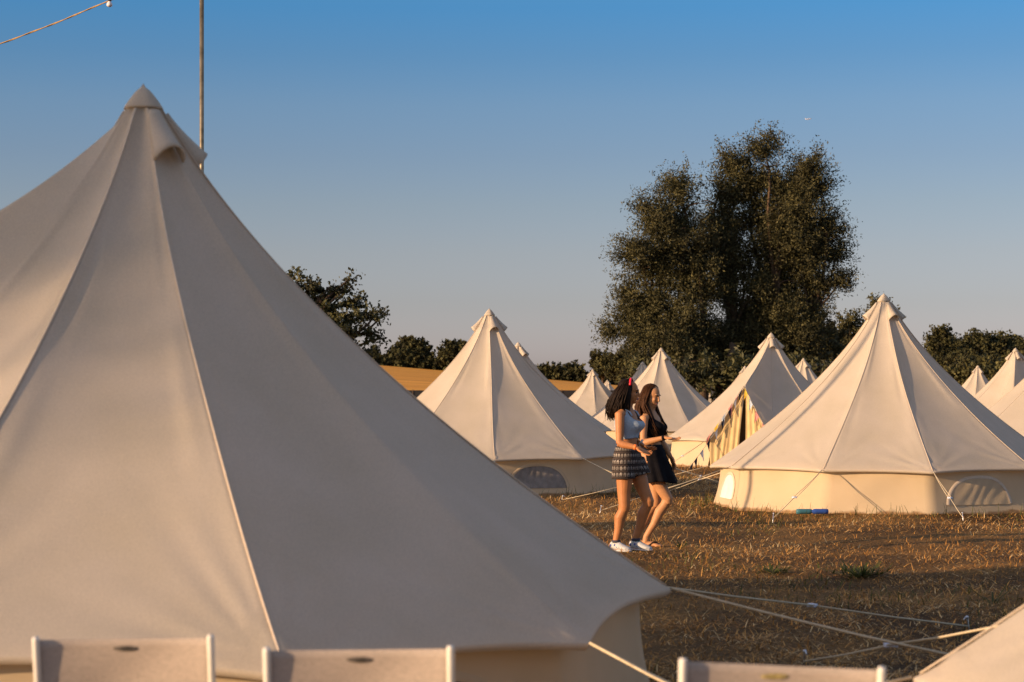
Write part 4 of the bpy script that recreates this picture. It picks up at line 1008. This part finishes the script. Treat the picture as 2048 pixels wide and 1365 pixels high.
def elephants(t, tcx, src):
    N, L = t.nodes, t.links
    def M(op, a, b=None, c=None):
        n = N.new('ShaderNodeMath'); n.operation = op
        for i, v in enumerate((a, b, c)):
            if v is None: continue
            if isinstance(v, (int, float)): n.inputs[i].default_value = v
            else: L.new(v, n.inputs[i])
        return n.outputs[0]
    s = N.new('ShaderNodeSeparateXYZ'); L.new(tcx.outputs['Object'], s.inputs[0])
    ang = M('ARCTAN2', s.outputs['Y'], s.outputs['X'])
    ns = N.new('ShaderNodeTexNoise'); ns.inputs['Scale'].default_value = 9; L.new(tcx.outputs['Object'], ns.inputs['Vector'])
    zz = M('ADD', s.outputs['Z'], M('MULTIPLY', ns.outputs['Fac'], 0.012))
    rz = M('FRACT', M('MULTIPLY', zz, 1/0.062)); ru = M('FRACT', M('MULTIPLY', ang, 34/6.2832))
    du = M('ABSOLUTE', M('SUBTRACT', ru, .5)); dz = M('ABSOLUTE', M('SUBTRACT', rz, .45))
    body = M('LESS_THAN', M('ADD', M('POWER', M('DIVIDE', du, .36), 2), M('POWER', M('DIVIDE', dz, .26), 2)), 1)
    legs = M('MULTIPLY', M('LESS_THAN', M('ABSOLUTE', M('SUBTRACT', du, .2)), .09), M('LESS_THAN', M('ABSOLUTE', M('SUBTRACT', rz, .26)), .16))
    notch = M('MULTIPLY', M('LESS_THAN', du, .11), M('LESS_THAN', rz, .36))
    mot = M('MULTIPLY', M('MAXIMUM', body, legs), M('SUBTRACT', 1, notch))
    line = M('LESS_THAN', M('ABSOLUTE', M('SUBTRACT', rz, .86)), .045)
    n2 = N.new('ShaderNodeTexNoise'); n2.inputs['Scale'].default_value = 22; L.new(tcx.outputs['Object'], n2.inputs['Vector'])
    mot = M('MULTIPLY', mot, M('MULTIPLY_ADD', n2.outputs['Fac'], 1.6, -.15))
    q = N.new('ShaderNodeMix'); q.data_type = 'RGBA'; L.new(M('MINIMUM', mot, 1.0), q.inputs[0]); q.inputs[6].default_value = (.026, .020, .018, 1); q.inputs[7].default_value = (.36, .31, .26, 1)
    q2 = N.new('ShaderNodeMix'); q2.data_type = 'RGBA'; L.new(M('MULTIPLY', line, .5), q2.inputs[0]); L.new(q.outputs[2], q2.inputs[6]); q2.inputs[7].default_value = (.14, .10, .08, 1)
    return q2.outputs[2]
M_shorts = mat('patterned_shorts', (.03, .025, .02), 0.85, 0.15, extra=elephants)
mb = MB()
ring_loft(mb, [(V3(0, 0, .76), .150, .118), (V3(0, 0, .83), .178, .137), (V3(0, 0, .90), .188, .142), (V3(-.003, 0, .97), .172, .128), (V3(-.004, 0, 1.025), .142, .108), (V3(-.004, 0, 1.04), .134, .103)], F1, R1, 48)
for hip, kn in ((V3(-.01, 0, .90)+R1*.092, kn_r), (V3(.03, 0, .90)-R1*.092, kn_l)):
    mb.tube([hip, hip.lerp(kn, .22), hip.lerp(kn, .40)], [.105, .112, .118], 28)
so = mb.build('shorts', M_shorts, w1); solidify_body(so, .007, 4)
# wristbands
def band(name, p, d, r, wd, m, root):
    d = d.normalized(); mb = MB(); mb.tube([p - d*wd, p - d*wd*.9, p + d*wd*.9, p + d*wd], [r*.9, r, r, r*.9], 16); mb.build(name, m, root)
M_orange = mat('orange_band', (0.85, 0.20, 0.04), 0.5, 0.4)
band('wristband', wr - (wr-el_).normalized()*.018, wr-el_, .0275, .012, M_orange, w1)
band('wristband', wr2 - (wr2-el2).normalized()*.01, wr2-el2, .027, .011, M_white, w1)
mb = MB(); mb.box(wr2 + V3(.0, -.02, .035), (.012, .004, .020), Matrix.Rotation(.5, 3, 'Y')); mb.build('wristband_tag', M_white, w1)
# trainers
M_shoe = mat('white_trainer', (0.50, 0.49, 0.48), 0.6, 0.3, noise=(30, 0.15))
M_blue = mat('trainer_blue_patch', (0.04, 0.07, 0.26), 0.6, 0.3); M_sole = mat('trainer_sole', (0.52, 0.50, 0.47), 0.7, 0.2); M_lace = mat('trainer_lace_green', (0.03, 0.20, 0.12), .7, .2); M_sock = mat('sock_dark', (0.06, 0.06, 0.08), .9, .1)
def trainer(an, d, lace):
    d = d.normalized()*.90; s = d.cross(V3(0, 0, 1)); g = V3(an.x, an.y, 0)
    mb = MB(); mb.tube([g - d*.072 + V3(0, 0, .045), g - d*.060 + V3(0, 0, .055), g - d*.015 + V3(0, 0, .062), g + d*.05 + V3(0, 0, .055), g + d*.11 + V3(0, 0, .042), g + d*.165 + V3(0, 0, .034), g + d*.195 + V3(0, 0, .030), g + d*.205 + V3(0, 0, .028)],
                       [(.014, .020), (.034, .040), (.041, .048), (.044, .042), (.048, .031), (.045, .024), (.028, .016), (.010, .008)], 18, side=s)
    mb.tube([g + V3(0, 0, .07) - d*.012, g + V3(0, 0, .102) - d*.016], [(.041, .046), (.039, .043)], 16, side=s)
    o = mb.build('trainer', M_shoe, w1); solidify_body(o, .005, 2)
    mb = MB(); mb.tube([g - d*.078 + V3(0, 0, .014), g - d*.06 + V3(0, 0, .014), g + d*.05 + V3(0, 0, .014), g + d*.13 + V3(0, 0, .014), g + d*.19 + V3(0, 0, .016), g + d*.212 + V3(0, 0, .018)], [(.018, .013), (.038, .014), (.046, .014), (.050, .014), (.034, .013), (.010, .010)], 18, side=s)
    mb.build('sole', M_sole, o)
    for q, (a, h, r_) in enumerate(((-.045, .062, .018), (.015, .066, .016), (.045, .050, .012))):
        for sg in (-1, 1):
            mb = MB(); mb.ell(g + d*a + s*sg*(.037 if q == 0 else .041) + V3(0, 0, h), (r_, .008, r_*.8), Matrix((d, s, V3(0, 0, 1))).transposed(), 12, 8); mb.build('blue_patch', M_blue, o)
    mb = MB()
    for q in range(4): mb.tube([g + d*(.045 + .02*q) + s*.022 + V3(0, 0, .092 - .009*q), g + d*(.05 + .02*q) + V3(0, 0, .100 - .010*q), g + d*(.055 + .02*q) - s*.022 + V3(0, 0, .092 - .009*q)], .0042, 6)
    mb.build('laces', lace, o)
    mb = MB(); mb.tube([an + V3(0, 0, .005) , an + V3(0, 0, .03)], [.043, .042], 14); mb.build('sock', M_sock, w1)
trainer(an_r, V3(.72, -.69, 0), M_sock); trainer(an_l, V3(.80, -.60, 0), M_lace)
# hair: a cap plus many locks falling behind the shoulders
Fh1n = Fh1.normalized(); Rh1 = Fh1n.cross(V3(0, 0, 1)).normalized()
def cap_pts(g, c, F, Rg, U, front=.35):
    while True:
        d = Vector(g.normal(size=3)); d.normalize()
        if d.dot(U) > -.15 and d.dot(F) < front + .4*max(0, d.dot(U)): return d
U1 = V3(-.02, 0, 1)
mb = MB()
M1 = Matrix((Rh1, Fh1n, U1)).transposed()
mb.ell(hc1 + V3(0, 0, .032) - Fh1n*.026, (.084, .094, .092), M1, 22, 16)
mb.tube([hc1 - Fh1n*.05 + V3(0, 0, .05), hc1 - Fh1n*.085 - V3(0, 0, .06), hc1 - Fh1n*.100 - V3(0, 0, .16), hc1 - Fh1n*.125 - V3(0, 0, .245)], [(.08, .05), (.086, .055), (.080, .050), (.055, .025)], 16, side=Rh1)
mb.tube([hc1 + Rh1*.066 + V3(0, 0, .04) - Fh1n*.02, hc1 + Rh1*.082 - V3(0, 0, .05) - Fh1n*.03, hc1 + Rh1*.085 - V3(0, 0, .15) - Fh1n*.04, hc1 + Rh1*.075 - V3(0, 0, .24) - Fh1n*.06], [(.03, .05), (.026, .055), (.03, .06), (.012, .03)], 12, side=Rh1)
def fall1(g, d):
    p = hc1 + V3(0, 0, .03) - Fh1n*.02 + Vector((d.x*.088, d.y*.088, d.z*.094)); back = max(0.0, -d.dot(Fh1n)); pts = [p]
    out = (d - U1*d.dot(U1)); L = .20 + .10*g.random() + (.03 if back > .4 else 0)
    tgt = p + out*.035 - Fh1n*(.02 + .07*g.random()) - V3(0, 0, L + .09*max(0, d.z))
    for f in (.25, .5, .75, 1.0): pts.append(p.lerp(tgt, f) + (out*.030 - Fh1n*.018)*math.sin(math.pi*f*.9))
    return pts
locks(mb, lambda g: cap_pts(g, hc1, Fh1n, Rh1, U1, .15), fall1, 420, 3, .0062, .016)
mb.build('hair', M_hair1, w1)
mb = MB(); arc = []
for q in np.linspace(-1.25, 1.25, 17): arc.append(hc1 + V3(0, 0, .034) + Fh1n*.018 + Rh1*math.sin(q)*.093 + U1*math.cos(q)*.102 - Fh1n*.0)
mb.tube(arc, [(.011, .006)]*17, 8, side=Fh1n); mb.build('headband', mat('red_headband', (0.75, 0.015, 0.03), 0.35, 0.5), w1)

# ---- woman with long hair, beyond
S2 = 1096; D2 = HC*FPX/(S2-YH); k2 = D2/FPX; o2 = Vector(((1300-1024)*k2, D2, float(bumps((1300-1024)*k2, D2)) - .004))
w2 = thing('person', 'woman with very long brown hair, black top and black skirt, walking beyond', 'person', tuple(o2), 0, 'two women walking together')
F2 = V3(.86, -.51, 0).normalized(); R2 = F2.cross(V3(0, 0, 1)).normalized()
sk2 = skin('skin_fair', (0.50, 0.24, 0.105))
mb = MB()
tors2 = [(V3(.01, 0, .83), .145, .108), (V3(.012, 0, .90), .162, .120), (V3(.014, 0, .97), .148, .108), (V3(.016, 0, 1.05), .116, .088), (V3(.016, 0, 1.12), .118, .090), (V3(.014, 0, 1.20), .132, .100), (V3(.010, 0, 1.28), .145, .102), (V3(.004, 0, 1.335), .148, .086), (V3(.0, 0, 1.372), .112, .066), (V3(.002, 0, 1.40), .058, .054)]
ring_loft(mb, tors2, F2, R2)
for sg in (-1, 1): mb.ell(V3(.01, 0, 1.235) + F2*.080 + R2*sg*.060, (.056, .056, .054), None, 14, 10)
hc2 = V3(.018, -.012, 1.560)
mb.tube([V3(0, 0, 1.36), V3(.004, 0, 1.42), V3(.012, -.006, 1.49)], [.056, .050, .052], 14)
Fh2 = V3(.76, -.58, -.28).normalized(); Rh2 = Fh2.cross(V3(0, 0, 1)).normalized(); U2 = Rh2.cross(Fh2).normalized()
P2, MH2 = head(mb, hc2, Fh2, U2, 1.0)
kn2r, an2r = V3(.175, -.095, .495), V3(-.040, -.055, .085)
kn2l, an2l = V3(.060, .075, .455), V3(-.120, .110, .105)
for hip, kn, an, fd in ((V3(.015, 0, .86)+R2*.086, kn2r, an2r, V3(.93, -.36, 0)), (V3(.015, 0, .86)-R2*.086, kn2l, an2l, V3(.90, -.42, 0))):
    back = -F2
    mb.tube([hip + V3(0, 0, .03), hip.lerp(kn, .3), hip.lerp(kn, .7), kn + F2*.006, kn - V3(0, 0, .04)], [.090, .081, .063, .053, .048], 16)
    mb.tube([kn + V3(0, 0, .03), kn.lerp(an, .12), kn.lerp(an, .30) + back*.018, kn.lerp(an, .62) + back*.006, an + V3(0, 0, .03), an], [.050, .048, .053, .040, .032, .033], 16)
    foot(mb, an, fd)
a_sh, a_el, a_wr = V3(-.070, -.135, 1.325), V3(-.085, -.215, 1.075), V3(.135, -.310, 1.135)
mb.tube([a_sh + V3(.03, .03, .015), a_sh, a_sh.lerp(a_el, .35), a_sh.lerp(a_el, .8), a_el], [.042, .047, .041, .035, .034], 14)
mb.tube([a_el, a_el.lerp(a_wr, .25), a_el.lerp(a_wr, .7), a_wr], [.034, .036, .027, .022], 14)
hand(mb, a_wr, V3(.93, -.25, -.18), V3(.1, -.2, .95), .172, .22, .8, 1)
l_sh, l_el, l_wr = V3(.092, .125, 1.325), V3(.135, .165, 1.075), V3(.215, .03, .93)
mb.tube([l_sh - V3(.03, .03, -.015), l_sh, l_sh.lerp(l_el, .35), l_sh.lerp(l_el, .8), l_el], [.042, .047, .041, .035, .034], 14)
mb.tube([l_el, l_el.lerp(l_wr, .25), l_el.lerp(l_wr, .7), l_wr], [.034, .036, .027, .022], 14)
hand(mb, l_wr, V3(.35, -.2, -.9), V3(-.6, -.3, -.2), .17, .35, .7, -1)
b2_ = mb.build('body', sk2, w2); solidify_body(b2_, .0055, 3)
face_bits(w2, P2, 1.0, closed=True)
M_black_cloth = mat('black_cloth', (0.009, 0.008, 0.010), 0.9, 0.1, noise=(20, 0.3))
def top2(q):
    d = math.degrees(abs(q))
    if d < 30: return 1.245 + .07*(d/30)
    if d < 60: return 1.315 + .05*((d-30)/30)
    return 1.365
shell('black_top', tors2, F2, R2, 1.085, top2, .010, M_black_cloth, w2, bust=(1.235, .080, .060, .056))
V = []; Fq = []; n, nz = 64, 18
for k in range(nz+1):
    f = k/nz; z = 1.055 - f*.385
    a, b = .122 + .085*f**.8, .095 + .075*f**.8; c = V3(.016, 0, z) + V3(.085, -.02, 0)*f**1.2
    for i in range(n):
        q = 2*math.pi*i/n; r = 1 + .07*f*math.sin(q*9 + 1.0*math.sin(q*2)) + .03*f*math.sin(q*4+1); V.append(c + R2*(a*r*math.cos(q)) + F2*(b*r*math.sin(q)) + V3(0, 0, .012*math.sin(q*3)*f))
for k in range(nz):
    for i in range(n): Fq.append((k*n+i, k*n+(i+1) % n, (k+1)*n+(i+1) % n, (k+1)*n+i))
so = mesh('skirt', V, Fq, M_black_cloth, w2); m_ = so.modifiers.new('thick', 'SOLIDIFY'); m_.thickness = .005
mb = MB(); mb.tube([V3(.016, 0, 1.05), V3(.016, 0, 1.085)], [.1, .1], 8)
band('bracelet', a_wr - (a_wr-a_el).normalized()*.02, a_wr-a_el, .0265, .014, M_black_cloth, w2)
# flip-flops
for an, d in ((an2r, V3(.93, -.36, 0)), (an2l, V3(.90, -.42, 0))):
    d = d.normalized(); s = d.cross(V3(0, 0, 1)); g_ = V3(an.x, an.y, 0)
    mb = MB(); mb.tube([g_ - d*.065 + V3(0, 0, .006), g_ - d*.05 + V3(0, 0, .006), g_ + d*.05 + V3(0, 0, .006), g_ + d*.14 + V3(0, 0, .006), g_ + d*.205 + V3(0, 0, .006)], [(.018, .009), (.036, .010), (.040, .010), (.048, .010), (.022, .009)], 16, side=s)
    ff = mb.build('flip_flop', M_black_cloth, w2)
    mb = MB()
    for sg in (-1, 1): mb.tube([g_ + d*.02 + s*sg*.042 + V3(0, 0, .012), g_ + d*.08 + s*sg*.034 + V3(0, 0, .058), g_ + d*.128 + s*(-.012) + V3(0, 0, .040), g_ + d*.145 - s*.012 + V3(0, 0, .012)], [(.007, .004)]*4, 6)
    mb.build('strap', M_black_cloth, ff)
# long hair
mb = MB(); M2 = Matrix((Rh2, Fh2, U2)).transposed()
mb.ell(hc2 + U2*.030 - Fh2*.030, (.082, .092, .088), M2, 22, 16)
bk2 = V3(-F2.x, -F2.y, 0)
mb.tube([hc2 - Fh2*.05 + V3(0, 0, .05), hc2 + bk2*.080 - V3(0, 0, .06), hc2 + bk2*.100 - V3(0, 0, .22), hc2 + bk2*.095 - V3(0, 0, .40), hc2 + bk2*.085 - V3(0, 0, .47)], [(.078, .045), (.090, .05), (.105, .038), (.085, .022), (.04, .008)], 16, side=R2)
def fall2(g, d):
    p = hc2 + U2*.028 - Fh2*.022 + Rh2*d.dot(Rh2)*.086 + Fh2*d.dot(Fh2)*.090 + U2*d.dot(U2)*.092
    side = d.dot(Rh2); L = .40 + .10*g.random() + .08*max(0, d.dot(U2))
    ff_ = d.dot(Fh2); fr = g.random() < .5 and abs(side) > .45 and ff_ > -.35                  # locks that fall before the shoulder
    o_ = (R2*(.115 if side > 0 else -.115)*abs(side)**.5) + (F2*(.085 + .04*g.random()) if fr else bk2*(.06 + .06*g.random()))
    tgt = V3(hc2.x, hc2.y, p.z) + o_ - V3(0, 0, L); mid = p.lerp(tgt, .35) + Rh2*side*.030 + (bk2*(.055 + .05*max(0, ff_)) if fr else bk2*.05)
    return [p, p.lerp(mid, .55) + Rh2*side*.012, mid, mid.lerp(tgt, .4), mid.lerp(tgt, .75), tgt]
locks(mb, lambda g: cap_pts(g, hc2, Fh2, Rh2, U2, .22), fall2, 520, 5, .0058, .016)
mb.build('hair', M_hair2, w2)
